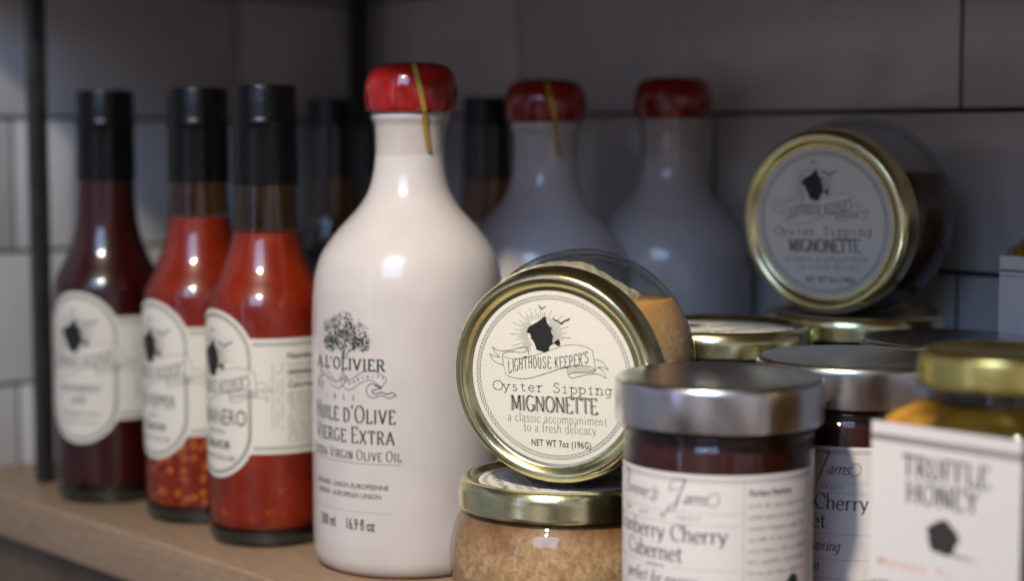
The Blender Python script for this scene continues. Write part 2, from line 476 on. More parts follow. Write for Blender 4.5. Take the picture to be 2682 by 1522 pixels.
UP = {  # capitals: width, strokes, serif points
 'A': (.78, [('p', [(.05, 0), (.39, 1)]), ('p', [(.39, 1), (.73, 0)]), ('p', [(.17, .34), (.61, .34)])], [(.05, 0), (.73, 0)]),
 'B': (.62, [('p', [(.1, 0), (.1, 1)]), ('c', [(.1, 1), (.38, .98), (.5, .76), (.38, .55), (.1, .53)]), ('c', [(.1, .53), (.42, .5), (.57, .26), (.42, .02), (.1, 0)])], [(.1, 0), (.1, 1)]),
 'C': (.68, [('p', arc(.40, .5, .36, .5, 48, 312, 20)), ('p', [(.64, .87), (.65, .70)])], []),
 'D': (.72, [('p', [(.1, 0), (.1, 1)]), ('p', [(.1, 1)] + arc(.28, .5, .40, .5, 90, -90, 16) + [(.1, 0)])], [(.1, 0), (.1, 1)]),
 'E': (.56, [('p', [(.1, 0), (.1, 1)]), ('p', [(.1, 1), (.52, 1), (.53, .84)]), ('p', [(.1, .52), (.42, .52)]), ('p', [(.1, 0), (.54, 0), (.56, .17)])], [(.1, 0), (.1, 1)]),
 'F': (.52, [('p', [(.1, 0), (.1, 1)]), ('p', [(.1, 1), (.50, 1), (.51, .84)]), ('p', [(.1, .50), (.40, .50)])], [(.1, 0), (.1, 1)]),
 'G': (.74, [('p', arc(.40, .5, .36, .5, 48, 330, 22)), ('p', [(.68, .40), (.68, .12)]), ('p', [(.50, .40), (.74, .40)])], []),
 'H': (.74, [('p', [(.1, 0), (.1, 1)]), ('p', [(.64, 0), (.64, 1)]), ('p', [(.1, .52), (.64, .52)])], [(.1, 0), (.1, 1), (.64, 0), (.64, 1)]),
 'I': (.24, [('p', [(.12, 0), (.12, 1)])], [(.12, 0), (.12, 1)]),
 'J': (.34, [('c', [(.22, 1), (.22, .2), (.14, -.05), (.0, -.08)])], [(.22, 1)]),
 'K': (.66, [('p', [(.1, 0), (.1, 1)]), ('p', [(.58, 1), (.12, .42)]), ('p', [(.24, .56), (.62, 0)])], [(.1, 0), (.1, 1), (.62, 0), (.58, 1)]),
 'L': (.54, [('p', [(.1, 0), (.1, 1)]), ('p', [(.1, 0), (.50, 0), (.53, .2)])], [(.1, 0), (.1, 1)]),
 'M': (.88, [('p', [(.1, 0), (.12, 1)]), ('p', [(.12, 1), (.44, .12)]), ('p', [(.44, .12), (.76, 1)]), ('p', [(.76, 1), (.78, 0)])], [(.1, 0), (.78, 0), (.1, 1), (.78, 1)]),
 'N': (.76, [('p', [(.1, 0), (.1, 1)]), ('p', [(.1, 1), (.66, 0)]), ('p', [(.66, 0), (.66, 1)])], [(.1, 0), (.1, 1), (.66, 1)]),
 'O': (.80, [('p', arc(.40, .5, .36, .5, 0, 360, 32))], []),
 'P': (.58, [('p', [(.1, 0), (.1, 1)]), ('c', [(.1, 1), (.42, .98), (.54, .74), (.42, .49), (.1, .47)])], [(.1, 0), (.1, 1)]),
 'R': (.64, [('p', [(.1, 0), (.1, 1)]), ('c', [(.1, 1), (.42, .98), (.54, .76), (.42, .53), (.1, .51)]), ('p', [(.32, .51), (.60, 0)])], [(.1, 0), (.1, 1), (.62, 0)]),
 'S': (.54, [('c', [(.46, .82), (.40, .96), (.26, 1.0), (.10, .90), (.10, .70), (.26, .55), (.42, .42), (.48, .24), (.36, .04), (.22, 0), (.08, .06), (.06, .22)])], []),
 'T': (.64, [('p', [(.32, 0), (.32, 1)]), ('p', [(.02, .84), (.04, 1), (.60, 1), (.62, .84)])], [(.32, 0)]),
 'U': (.72, [('c', [(.1, 1), (.1, .6), (.1, .3), (.2, .04), (.36, 0), (.52, .04), (.62, .3), (.62, .6), (.62, 1)])], [(.1, 1), (.62, 1)]),
 'V': (.74, [('p', [(.05, 1), (.37, 0)]), ('p', [(.37, 0), (.69, 1)])], [(.05, 1), (.69, 1)]),
 'W': (1.0, [('p', [(.05, 1), (.28, 0)]), ('p', [(.28, 0), (.5, .9)]), ('p', [(.5, .9), (.72, 0)]), ('p', [(.72, 0), (.95, 1)])], [(.05, 1), (.95, 1)]),
 'X': (.70, [('p', [(.06, 1), (.64, 0)]), ('p', [(.06, 0), (.64, 1)])], [(.06, 0), (.64, 0), (.06, 1), (.64, 1)]),
 'Y': (.68, [('p', [(.04, 1), (.34, .48)]), ('p', [(.64, 1), (.34, .48)]), ('p', [(.34, .48), (.34, 0)])], [(.34, 0), (.04, 1), (.64, 1)]),
 "'": (.14, [('p', [(.09, 1.02), (.05, .80)])], []),
}
LO = {  # lower case, x-height .62
 'a': (.50, [('c', [(.08, .50), (.16, .61), (.28, .62), (.38, .52), (.38, .20), (.40, .04), (.50, .02)]), ('c', [(.38, .36), (.16, .32), (.06, .16), (.16, .0), (.30, .04), (.38, .14)])], []),
 'b': (.52, [('p', [(.08, 0), (.08, 1.02)]), ('c', [(.08, .44), (.20, .60), (.34, .60), (.46, .44), (.46, .18), (.34, .01), (.20, .0), (.08, .12)])], [(.06, 1.02)]),
 'c': (.44, [('c', [(.40, .50), (.32, .61), (.20, .62), (.07, .48), (.06, .22), (.16, .02), (.30, .0), (.42, .12)])], []),
 'd': (.54, [('p', [(.44, 0), (.44, 1.02)]), ('c', [(.44, .44), (.32, .60), (.18, .60), (.06, .44), (.06, .18), (.18, .01), (.32, .0), (.44, .12)])], [(.42, 1.02), (.48, 0)]),
 'e': (.48, [('c', [(.07, .34), (.42, .35), (.40, .52), (.26, .63), (.10, .52), (.05, .30), (.10, .10), (.24, -.01), (.36, .02), (.44, .12)])], []),
 'f': (.34, [('c', [(.40, .94), (.30, 1.03), (.19, .94), (.17, .75), (.17, .3), (.17, 0)]), ('p', [(.03, .60), (.32, .60)])], [(.17, 0)]),
 'g': (.50, [('c', [(.40, .50), (.28, .62), (.16, .61), (.06, .46), (.06, .20), (.16, .03), (.28, .02), (.40, .14)]), ('c', [(.40, .60), (.40, .2), (.40, -.12), (.30, -.28), (.16, -.28), (.08, -.22)])], [(.44, .60)]),
 'h': (.56, [('p', [(.10, 0), (.10, 1.02)]), ('c', [(.10, .42), (.22, .60), (.36, .62), (.44, .50), (.44, .2), (.44, 0)])], [(.10, 0), (.44, 0), (.07, 1.02)]),
 'i': (.26, [('p', [(.12, 0), (.12, .62)]), ('p', [(.12, .82), (.12, .90)])], [(.12, 0), (.08, .62)]),
 'j': (.26, [('c', [(.14, .62), (.14, .1), (.08, -.2), (-.04, -.26)]), ('p', [(.14, .82), (.14, .90)])], []),
 'l': (.24, [('p', [(.12, 0), (.12, 1.02)])], [(.12, 0), (.08, 1.02)]),
 'm': (.84, [('p', [(.10, 0), (.10, .62)]), ('c', [(.10, .42), (.22, .60), (.34, .62), (.41, .50), (.41, 0)]), ('c', [(.41, .42), (.54, .60), (.66, .62), (.73, .50), (.73, 0)])], [(.10, 0), (.41, 0), (.73, 0)]),
 'n': (.56, [('p', [(.10, 0), (.10, .62)]), ('c', [(.10, .42), (.22, .60), (.36, .62), (.44, .50), (.44, .2), (.44, 0)])], [(.10, 0), (.44, 0), (.07, .62)]),
 'o': (.52, [('p', arc(.26, .31, .21, .31, 0, 360, 24))], []),
 'p': (.54, [('p', [(.10, -.30), (.10, .62)]), ('c', [(.10, .44), (.22, .60), (.36, .60), (.47, .44), (.47, .18), (.36, .01), (.22, .0), (.10, .12)])], [(.10, -.30), (.07, .62)]),
 'r': (.40, [('p', [(.12, 0), (.12, .62)]), ('c', [(.12, .36), (.20, .54), (.30, .62), (.40, .58)])], [(.12, 0), (.08, .62)]),
 's': (.40, [('c', [(.34, .50), (.24, .62), (.12, .60), (.08, .46), (.18, .34), (.30, .27), (.35, .14), (.26, .0), (.12, .0), (.05, .12)])], []),
 't': (.36, [('c', [(.16, .86), (.16, .5), (.16, .14), (.22, .0), (.36, .06)]), ('p', [(.02, .61), (.34, .61)])], []),
 'u': (.54, [('c', [(.10, .62), (.10, .16), (.18, .0), (.32, .02), (.43, .16)]), ('p', [(.43, .62), (.43, 0)])], [(.07, .62), (.40, .62), (.46, 0)]),
 'v': (.48, [('p', [(.04, .62), (.24, 0)]), ('p', [(.24, 0), (.44, .62)])], [(.04, .62), (.44, .62)]),
 'y': (.50, [('p', [(.04, .62), (.26, .02)]), ('c', [(.46, .62), (.26, .02), (.16, -.22), (.04, -.28)])], [(.05, .62), (.45, .62)]),
}
SERIF = dict(UP); SERIF.update(LO)

def illegible(art, x0, x1, y, h, mat, seed, fill=0.92, wd=0.00022):
    """lines of print too small to read in the photograph: word-like rows of letter-sized ticks"""
    rnd = random.Random(seed); x = x0
    while x < x0 + (x1 - x0) * fill:
        n = rnd.randint(2, 8)
        for _ in range(n):
            hh = h * rnd.choice((.6, .6, .65, 1.0))
            k = rnd.random()
            if k < .5: art.stroke([(x, y), (x, y + hh)], wd, mat, 2, step=1)
            else:
                art.stroke([(x, y), (x + h * .25, y + hh * .7)], wd, mat, 2, step=1)
                art.stroke([(x, y + hh * .6), (x + h * .35, y + hh * .6)], wd, mat, 2, step=1)
            x += h * .55
            if x > x1: return
        x += h * .5

def logo(art, T, k, dense=True, INK=1, PAPER=0, w0=0.00018, rays=True):
    """sea captain's head in profile, rays, gulls and the wavy name banner.
       T maps crop pixels of the photographed lid to label metres, k scales the pen"""
    P = lambda pts: [T(x, y) for x, y in pts]
    cx, cy = 590, 340
    if rays:
        rnd = random.Random(4)
        for i in range(64):
            a = 2 * pi * i / 64
            if 0.62 < ((a / (2 * pi)) + 0.0) % 1 < 0.70 and False: continue
            r0 = 118 if abs(sin(a)) < .75 else 150
            if -1.0 < a < 1.0 or a > 5.2: r0 = 95
            r1 = (262 if i % 4 == 0 else 225 if i % 2 == 0 else 190) + rnd.uniform(-14, 14)
            ca, sa = cos(a), -sin(a)
            pts = []
            for r in (r0, (r0 + r1) / 2, r1):
                x, y = cx + r * ca, cy + r * sa
                if y > 512 - (x - 480) * 0.32 - 25: break
                pts.append((x, y))
            if len(pts) < 2: continue
            art.stroke(P(pts), w0 * k * (1.0 if i % 2 else .8), INK, 1, step=0.01)
    head = [(628,165),(610,180),(560,222),(520,245),(485,268),(470,292),(462,318),(478,322),(492,325),(497,345),(500,372),(512,380),
            (526,405),(538,440),(541,460),(560,466),(600,478),(618,480),(640,472),(652,452),(656,430),(668,416),(684,408),(688,396),(684,388),(683,376),(690,368),
            (684,360),(686,350),(696,340),(690,330),(679,312),(675,294),(668,282),(690,268),(686,262),(664,256),(650,232),(640,205),(634,178)]
    art.poly(P(head), INK, 3)
    pipe = [(680,384),(696,388),(706,376),(716,380),(720,362),(744,360),(750,392),(746,412),(730,418),(714,408),(704,396),(690,396)]
    art.poly(P(pipe), INK, 3)
    for g in ([(562,74),(585,84),(602,96),(604,108),(610,98),(626,84),(650,74),(626,92),(606,114),(596,106),(580,90)],
              [(688,170),(700,182),(722,190),(748,200),(764,214),(780,202),(796,186),(820,182),(842,164),(836,184),(820,196),(800,200),(784,216),(764,232),(752,222),(742,206),(716,202),(698,192)]):
        art.poly(P(g), INK, 3)
    # banner: paper fill hides the rays, then the outline
    top = [(240,534),(262,548),(310,556),(370,556),(440,542),(520,515),(600,484),(690,446),(770,414),(840,400),(900,396),(960,404),(1022,430)]
    bot = [(1044,600),(1010,578),(960,570),(890,572),(800,590),(720,620),(620,660),(540,692),(470,715),(400,726),(340,724),(290,712),(264,696)]
    art.poly(P(smooth_profile(top, 4) + smooth_profile(bot, 4)), PAPER, 2)
    s = dict(mat=INK, layer=3, smooth=True)
    art.stroke(P(top), w0 * k, **s); art.stroke(P(bot), w0 * k, **s)
    art.stroke(P([(240,534),(246,600),(264,696)]), w0 * k, **s)
    art.stroke(P([(1022,430),(1030,500),(1044,600)]), w0 * k, **s)
    # left fold and tail
    art.stroke(P([(240,534),(250,518),(290,502),(340,494),(400,496),(440,490),(462,470),(468,452),(440,446),(400,452),(340,476),(280,490),(220,494),(180,484),(156,464)]), w0 * k, **s)
    art.stroke(P([(468,452),(472,490),(480,525)]), w0 * k, **s)
    art.stroke(P([(156,464),(176,510),(220,548)]), w0 * k, **s)
    art.stroke(P([(220,548),(180,548),(130,530)]), w0 * k, **s)
    art.stroke(P([(130,530),(150,570),(190,605),(244,616)]), w0 * k, **s)
    # right fold: shaded underside and tail
    under = [(800,596),(870,576),(950,572),(1010,582),(1040,604),(1000,624),(930,632),(860,640),(812,654)]
    art.stroke(P([(800,596),(806,640),(816,676),(850,682),(910,662),(980,640),(1040,632),(1090,640),(1126,664)]), w0 * k, **s)
    art.stroke(P([(1126,664),(1116,620),(1090,590),(1058,576)]), w0 * k, **s)
    art.stroke(P([(1058,576),(1100,570),(1150,592)]), w0 * k, **s)
    art.stroke(P([(1150,592),(1120,545),(1080,515),(1030,508)]), w0 * k, **s)
    art.stroke(P([(812,654),(870,636),(940,628),(1000,622),(1044,600)]), w0 * k, **s)
    for i in range(17 if dense else 9):
        t = i / (16 if dense else 8); x = 815 + 215 * t
        ya = 592 - 20 * sin(pi * min(1, t * 1.1)) - 2; yb = 648 - 30 * t
        art.stroke(P([(x, ya + 3), (x + 3, yb)]), w0 * k * (.75 if dense else 1.1), INK, 3, step=1)
    # banner lettering follows the wave, drawn tall and narrow
    word = "LIGHTHOUSE KEEPER'S"
    fw = {'I': .24, "'": .18, ' ': .34}
    adv = [fw.get(c, .60) for c in word]; total = sum(adv)
    xa = 285; xb = 992; acc = 0
    def base(x):
        t = (x - 285) / 707
        return 690 - 150 * t + 26 * sin(2 * pi * (t + .02)) * -0.7 - (0 if t < .0 else 0)
    for c, a in zip(word, adv):
        w_ = a / total * (xb - xa); x = xa + acc / total * (xb - xa); acc += a
        if c == ' ': continue
        g = UP[c]; hh = 100 + (8 if x < 500 else 0)
        sx = w_ * .74 / max(.2, g[0])
        for kind, pts in g[1]:
            q = []
            for px, py in pts:
                X = x + w_ * .08 + px * sx; q.append(T(X, base(X) - py * hh))
            if kind == 'c': art.stroke(q, w0 * k * 1.75, INK, 3, smooth=True, step=.01)
            else:
                for u, v in zip(q, q[1:]): art.stroke([u, v], w0 * k * 1.75, INK, 3, step=.01)

# ------------------------------------------------------------------ geometry of the place
NV = Vector((0.740, 0.673, 0)).normalized()      # into the right-hand wall
TV = Vector((NV.y, -NV.x, 0))                    # along the right-hand wall, towards the camera's right
ANG = atan2(TV.y, TV.x)
WALL_N = 0.709
CORNER_T = TV.dot(Vector((-0.1024, 1.166, 0)))
EDGE_N = 0.4180                                  # front edge of the shelf at its middle
def nt_pt(n, t, z=0): return NV * n + TV * t + Vector((0, 0, z))

def tile_wall(name, origin, xdir, length, zs, joint0, per, label):
    """one tiled wall: bevelled tiles proud of a grout bed, in running bond"""
    bm = bmesh.new(); g = 0.0022
    box_bm(bm, (-0.02 if name == 'wall_right' else 0, 0.0022, zs[0]), (length, 0.022, zs[-1]))
    grout = bpy.data.meshes.new('g'); bm.to_mesh(grout); bm.free()
    lst = []; rnd = random.Random(len(name))
    for r, (z0, z1) in enumerate(zip(zs, zs[1:])):
        off = joint0 + (per / 2 if r % 2 else 0)
        x = off - per * math.ceil(off / per) 
        while x < length:
            a = max(0.0008, x + g / 2); b = min(length, x + per - g / 2)
            if b - a > 0.01:
                y = rnd.uniform(-0.0004, 0.0004)
                lst.append(((a, y, z0 + g / 2), (b, 0.008 + y, z1 - g / 2)))
            x += per
    o = link(name, boxes(lst, 0.0008, 2), 'tile')
    o.matrix_world = Matrix.Translation(origin) @ Matrix.Rotation(atan2(xdir.y, xdir.x), 4, 'Z')
    o['kind'] = 'structure'; o['label'] = label
    gr = link('grout', grout, 'grout', o)
    return o

# in each wall's frame: x runs along the wall, +y goes into the wall
ZS = [0.2005 - 0.0762 * k for k in range(6, 0, -1)] + [0.2005, 0.2765, 0.3525]
corner = nt_pt(WALL_N, CORNER_T)
# rows counted from the bottom: row index 6 is the one between .2005 and .2765 (joint A), row 5 below it (joint B)
jA = -0.469 - CORNER_T                            # x of a joint in the upper row of the right wall
tile_wall('wall_right', corner, TV, 1.1, ZS, jA, 0.304,
          'white oblong tiles with dark grout on the right-hand wall behind the jars')
# left wall: x axis runs from the far left end towards the corner, +y away from the room
LW_LEN = 1.6
left_origin = corner - NV * LW_LEN
jl = LW_LEN - (WALL_N - 0.616)
tile_wall('wall_left', left_origin, NV, LW_LEN, [z - 0.0018 for z in ZS], jl, 0.304,
          'white tiles with dark grout on the left-hand wall behind the sauce bottles')

def board(name, n0, n1, t0, t1, z0, z1, mat, bev, label, cat):
    o = link(name, boxes([((t0, n0, z0), (t1, n1, z1))], bev, 3), mat)
    o.matrix_world = Matrix.Rotation(ANG, 4, 'Z')
    o['label'] = label; o['category'] = cat
    return o
# frame of Rotation(ANG): x = TV, y = perpendicular pointing into the wall (checked: equals NV)
sh = board('wooden_shelf', EDGE_N, WALL_N - 0.001, CORNER_T + 0.001, 0.35, -0.0245, 0, 'wood', 0.0018,
           'light oak shelf board with a rounded front edge under all the bottles and jars', 'shelf')
sh.rotation_euler.z = ANG
rail = link('rail', boxes([((CORNER_T + 0.001, EDGE_N + 0.012, -0.12), (0.35, EDGE_N + 0.03, -0.0247))], 0.001), 'dark_wood', sh)
up = board('upper_shelf', 0.392, WALL_N - 0.001, CORNER_T + 0.001, 0.35, 0.2880, 0.313, 'wood', 0.0018,
           'oak shelf board above the picture that shades the back of the shelf', 'shelf')

def post(n, t, z0, z1, wd, label):
    o = link('steel_post', boxes([((-wd / 2, -wd / 2, z0), (wd / 2, wd / 2, z1))], 0.0008), 'post')
    p = nt_pt(n, t); o.location = (p.x, p.y, 0); o.rotation_euler.z = ANG
    o['label'] = label; o['category'] = 'post'; o['group'] = 'dark steel uprights of the shelf'
    return o
def nt_of(x, y): v = Vector((x, y, 0)); return NV.dot(v), TV.dot(v)

def beta(x, y): return atan2(x, y)
def at_px(px, d): return ((px - 1341) / 4600 * d, d)

px, py_ = at_px(103, 0.945)
n_, t_ = nt_of(px, py_)
post(n_, t_, 0.0005, 0.2875, 0.0085, 'dark steel upright at the left beside the plum-red sauce bottle')
px, py_ = at_px(944, 1.135)
n_, t_ = nt_of(px, py_)
post(n_, t_, 0.0005, 0.2875, 0.0105, 'dark steel upright in the tiled corner behind the white bottle')

# ------------------------------------------------------------------ hot sauce bottles
def cyl_map(R, a0, z0):
    def f(u, v, off):
        a = a0 + u / R
        return ((R + off) * sin(a), -(R + off) * cos(a), z0 + v)
    return f

SB_OUT = [(0.0, 0.0012), (0.018, 0.0008), (0.0245, 0.0), (0.0272, 0.0012), (0.0284, 0.0045), (0.0285, 0.012), (0.0285, 0.100)]
SB_SH = smooth_profile([(0.0285, 0.100), (0.0284, 0.107), (0.0275, 0.1145), (0.0252, 0.1205), (0.0217, 0.1270), (0.0185, 0.1350),
                        (0.0160, 0.1450), (0.0149, 0.1560), (0.0143, 0.1690), (0.0141, 0.185), (0.0140, 0.200)], 4)
def sauce_label(a0, lines):
    art = Art(); R = 0.02862; w = 0.0225; cz = 0.0707
    # paper: upright capsule joined to a band that goes round the bottle
    us = [-w + 2 * w * i / 60 for i in range(61)]
    lim = pi * R * 0.97
    us = [-lim + (lim - w) * i / 40 for i in range(40)] + us + [w + (lim - w) * (i + 1) / 40 for i in range(40)]
    def top(u, d=0):
        c = 0.0165 + (0.0225 - d) * sqrt(max(0, 1 - (u / (w - d)) ** 2)) if abs(u) <= w - d else -1
        return max(c, 0.0262 - d)
    def bot(u, d=0):
        c = -0.0165 - (0.0225 - d) * sqrt(max(0, 1 - (u / (w - d)) ** 2)) if abs(u) <= w - d else 1
        return min(c, -0.0268 + d)
    for a, b in zip(us, us[1:]):
        art._add([(a, bot(a)), (b, bot(b)), (b, top(b)), (a, top(a))], [[0, 1, 2, 3]], 0, 0)
    # rope border: hairlines and slanting ticks round the capsule, and along the band
    def capsule(d):
        r = w - d; pts = [(r * cos(radians(a)), .0165 + r * sin(radians(a))) for a in range(0, 181, 4)]
        return pts + [(-x, -y) for x, y in pts] + [pts[0]]
    c1, c2 = capsule(.0019), capsule(.0033)
    art.stroke(c1, .00020, 2, 1, step=1); art.stroke(c2, .00020, 2, 1, step=1)
    def along(pts, st):
        out = []; acc = 0
        for p, q in zip(pts, pts[1:]):
            l = math.hypot(q[0] - p[0], q[1] - p[1]); k = acc
            while k < l: out.append((p[0] + (q[0] - p[0]) * k / l, p[1] + (q[1] - p[1]) * k / l)); k += st
            acc = k - l
        return out
    q1, q2 = along(c1, .0006), along(c2, .0006 * .955)
    for i in range(min(len(q1), len(q2)) - 1): art.stroke([q1[i], q2[i + 1]], .00020, 2, 1, step=1)
    for s in (-1, 1):
        for vv, dv in ((.0262, -1), (-.0268, 1)):
            for d in (.0019, .0033):
                art.stroke([(s * (w - .001 + (lim - w) * i / 40), vv + dv * d) for i in range(40)], .00020, 2, 1, step=1)
            for i in range(100):
                u = s * (w - .001 + i * .0006)
                art.stroke([(u, vv + dv * .0019), (u + .0004, vv + dv * .0033)], .00020, 2, 1, step=1)
    K = 1.25 * 0.033 / 704
    T = lambda x, y: ((x - 640) * K, 0.0035 - (y - 560) * K * 0.94)
    logo(art, T, 1.35, dense=False, INK=1, PAPER=0, rays=True)
    for body, v, h, xs, bold in lines:
        if len(body) > 14 and h < .003: art.text(body, 0, v, h * 1.25, xs, bold=bold)
        else: art.text(body, 0, v, h * 1.35, xs, bold=bold)
    # side panel
    x = w + .0075
    for i in range(3):
        rnd = random.Random(i)
        for j in range(26 - i % 2 * 3):
            if rnd.random() < .2: continue
            y = -.0155 + j * .0012
            art.stroke([(x + i * .0022, y), (x + i * .0022 + .0009, y + .0003)], .00035, 2, 1, step=1)
    x0 = w + .0150; x1 = x0 + .030
    art.text('Nutrition Facts', x0, .0168, .0042, .95, 'LEFT', bold=.02)
    art.stroke([(x0, .0105), (x1, .0105)], .0011, 1, 1)
    illegible(art, x0, x1, .0138, .0013, 2, 1, wd=.0003); illegible(art, x0, x1, .0117, .0013, 2, 2, wd=.0003)
    illegible(art, x0, x1, .0076, .0013, 2, 3, wd=.0003)
    art.text('Calories', x0, .0035, .0042, .95, 'LEFT', bold=.02)
    for i in range(13): illegible(art, x0 + (0.001 if i in (3, 4, 5) else 0), x1, .0005 - i * .00185, .0012, 1 if i in (0, 1, 2, 8) else 2, 10 + i, wd=.0003)
    return art.split(0.0012).mesh(cyl_map(R, a0, cz))

def sauce_bottle(px, d, ang, liquid, level, lines, label, tall=0.2120, capr=1.0, amber=True, labelled=True):
    x, y = at_px(px, d)
    t = thing('sauce_bottle', label, 'bottle', (x, y, 0), -beta(x, y), 'sauce bottles along the left of the shelf')
    k = (tall - 0.0) / 0.216
    S = lambda prof: [(r, z * k) for r, z in prof]
    link('glass_body', lathe(S(SB_OUT[2:] + SB_SH[1:])), 'glass', t)
    link('glass_base', lathe(S([(0.0, 0.0012), (0.018, 0.0008), (0.0244, 0.0002), (0.0270, 0.0014), (0.0279, 0.0045), (0.0278, 0.0068), (0, 0.0074)])), 'base_glass', t)
    inner = [(0.0, 0.0078), (0.0230, 0.0078), (0.0266, 0.0086), (0.0279, 0.0110), (0.0281, 0.014), (0.0281, 0.100)]
    for r, z in SB_SH[1:]:
        if z < level: inner.append((r - 0.0004, z))
    rl = inner[-1][0]; inner += [(rl - 0.0002, level), (0, level)]
    link('sauce', lathe(S(inner)), liquid, t)
    if amber:
        am = [(r - 0.0007, z) for r, z in SB_SH if level + 0.0004 < z < 0.172]
        link('neck_residue', lathe(S(am)), 'amber_film', t)
    cp = [(0.0146, 0.1690), (0.0150, 0.1692), (0.01495, 0.176), (0.0147, 0.186), (0.0146, 0.1955), (0.0148, 0.1965)]
    link('neck_sleeve', lathe([(r * capr, z * k) for r, z in cp]), 'black_cap', t)
    cap = [(0.0148, 0.1966), (0.0153, 0.1975), (0.0154, 0.1992), (0.0149, 0.2003), (0.0147, 0.2015), (0.0147, 0.2140), (0.0143, 0.2156), (0.0130, 0.2160), (0.0126, 0.2154), (0, 0.2153)]
    link('screw_cap', lathe([(r * capr, z * k) for r, z in cap]), 'black_cap', t)
    if labelled:
        link('label', sauce_label(radians(ang), lines), ['paper', 'ink', 'ink_grey'], t)
    return t

sauce_bottle(280, 0.914, -34, 'sauce_dark', 0.1705,
    [('CRANBERRY', -.0125, .0040, .85, .0), ('LIME', -.0185, .0040, .85, .0), ('hot pepper sauce', -.0245, .0026, 1.0, .0), ('NET WT 10 FL OZ', -.0290, .0020, 1.0, .0)],
    'sauce bottle of dark plum-red sauce beside the steel upright, black capped', amber=False)
sauce_bottle(522, 0.866, -55, 'sauce_red', 0.1515,
    [('RED PEPPER', -.0135, .0066, .62, .0), ('garlic', -.0180, .0022, 1.0, .0), ('Sauce', -.0245, .0050, 1.1, .015), ('NET WT 10 FL OZ', -.0300, .0022, 1.0, .02)],
    'sauce bottle of red sauce full of pale seeds, in the middle of the front row')
sauce_bottle(697, 0.818, -57, 'sauce_orange', 0.1465,
    [('HABANERO', -.0140, .0078, .66, .0), ('with lime', -.0182, .0026, 1.0, .0), ('Sauce', -.0250, .0056, 1.1, .015), ('NET WT 10 FL OZ', -.0305, .0024, 1.0, .02)],
    'sauce bottle of smooth orange-red sauce right beside the white ceramic bottle')
for px_, d_, lab in ((867, 1.03, 'dark sauce bottle at the back, left of the corner post'),
                     (990, 1.085, 'dark sauce bottle in the corner, mostly behind the white bottle'),
                     (1276, 0.98, 'dark sauce bottle in the gap between two red-capped bottles')):
    b = sauce_bottle(px_, d_, 60, 'sauce_brown', 0.1400, [], lab, tall=0.210, capr=0.89, labelled=False)

# ------------------------------------------------------------------ white ceramic bottles
WB = [(0.0, 0.0015), (0.030, 0.0010), (0.0345, 0.0), (0.0385, 0.0008), (0.0410, 0.0032), (0.0420, 0.0075), (0.0422, 0.016)] + \
     [(0.0422, 0.060), (0.0421, 0.100)] + smooth_profile([(0.0421, 0.110), (0.0419, 0.1180), (0.0415, 0.1245), (0.0405, 0.1305), (0.0388, 0.1360), (0.0362, 0.1408), (0.0330, 0.1452),
     (0.0290, 0.1500), (0.0250, 0.1542), (0.0215, 0.1585), (0.0184, 0.1640), (0.0165, 0.1702), (0.0155, 0.1780), (0.0153, 0.1860),
     (0.0158, 0.1935)], 5) + [(0.0166, 0.1950), (0.0172, 0.1962), (0.0174, 0.1978), (0.0170, 0.1990)]
lean = lambda z: 0.0024 * max(0, (z - 0.10) / 0.12)

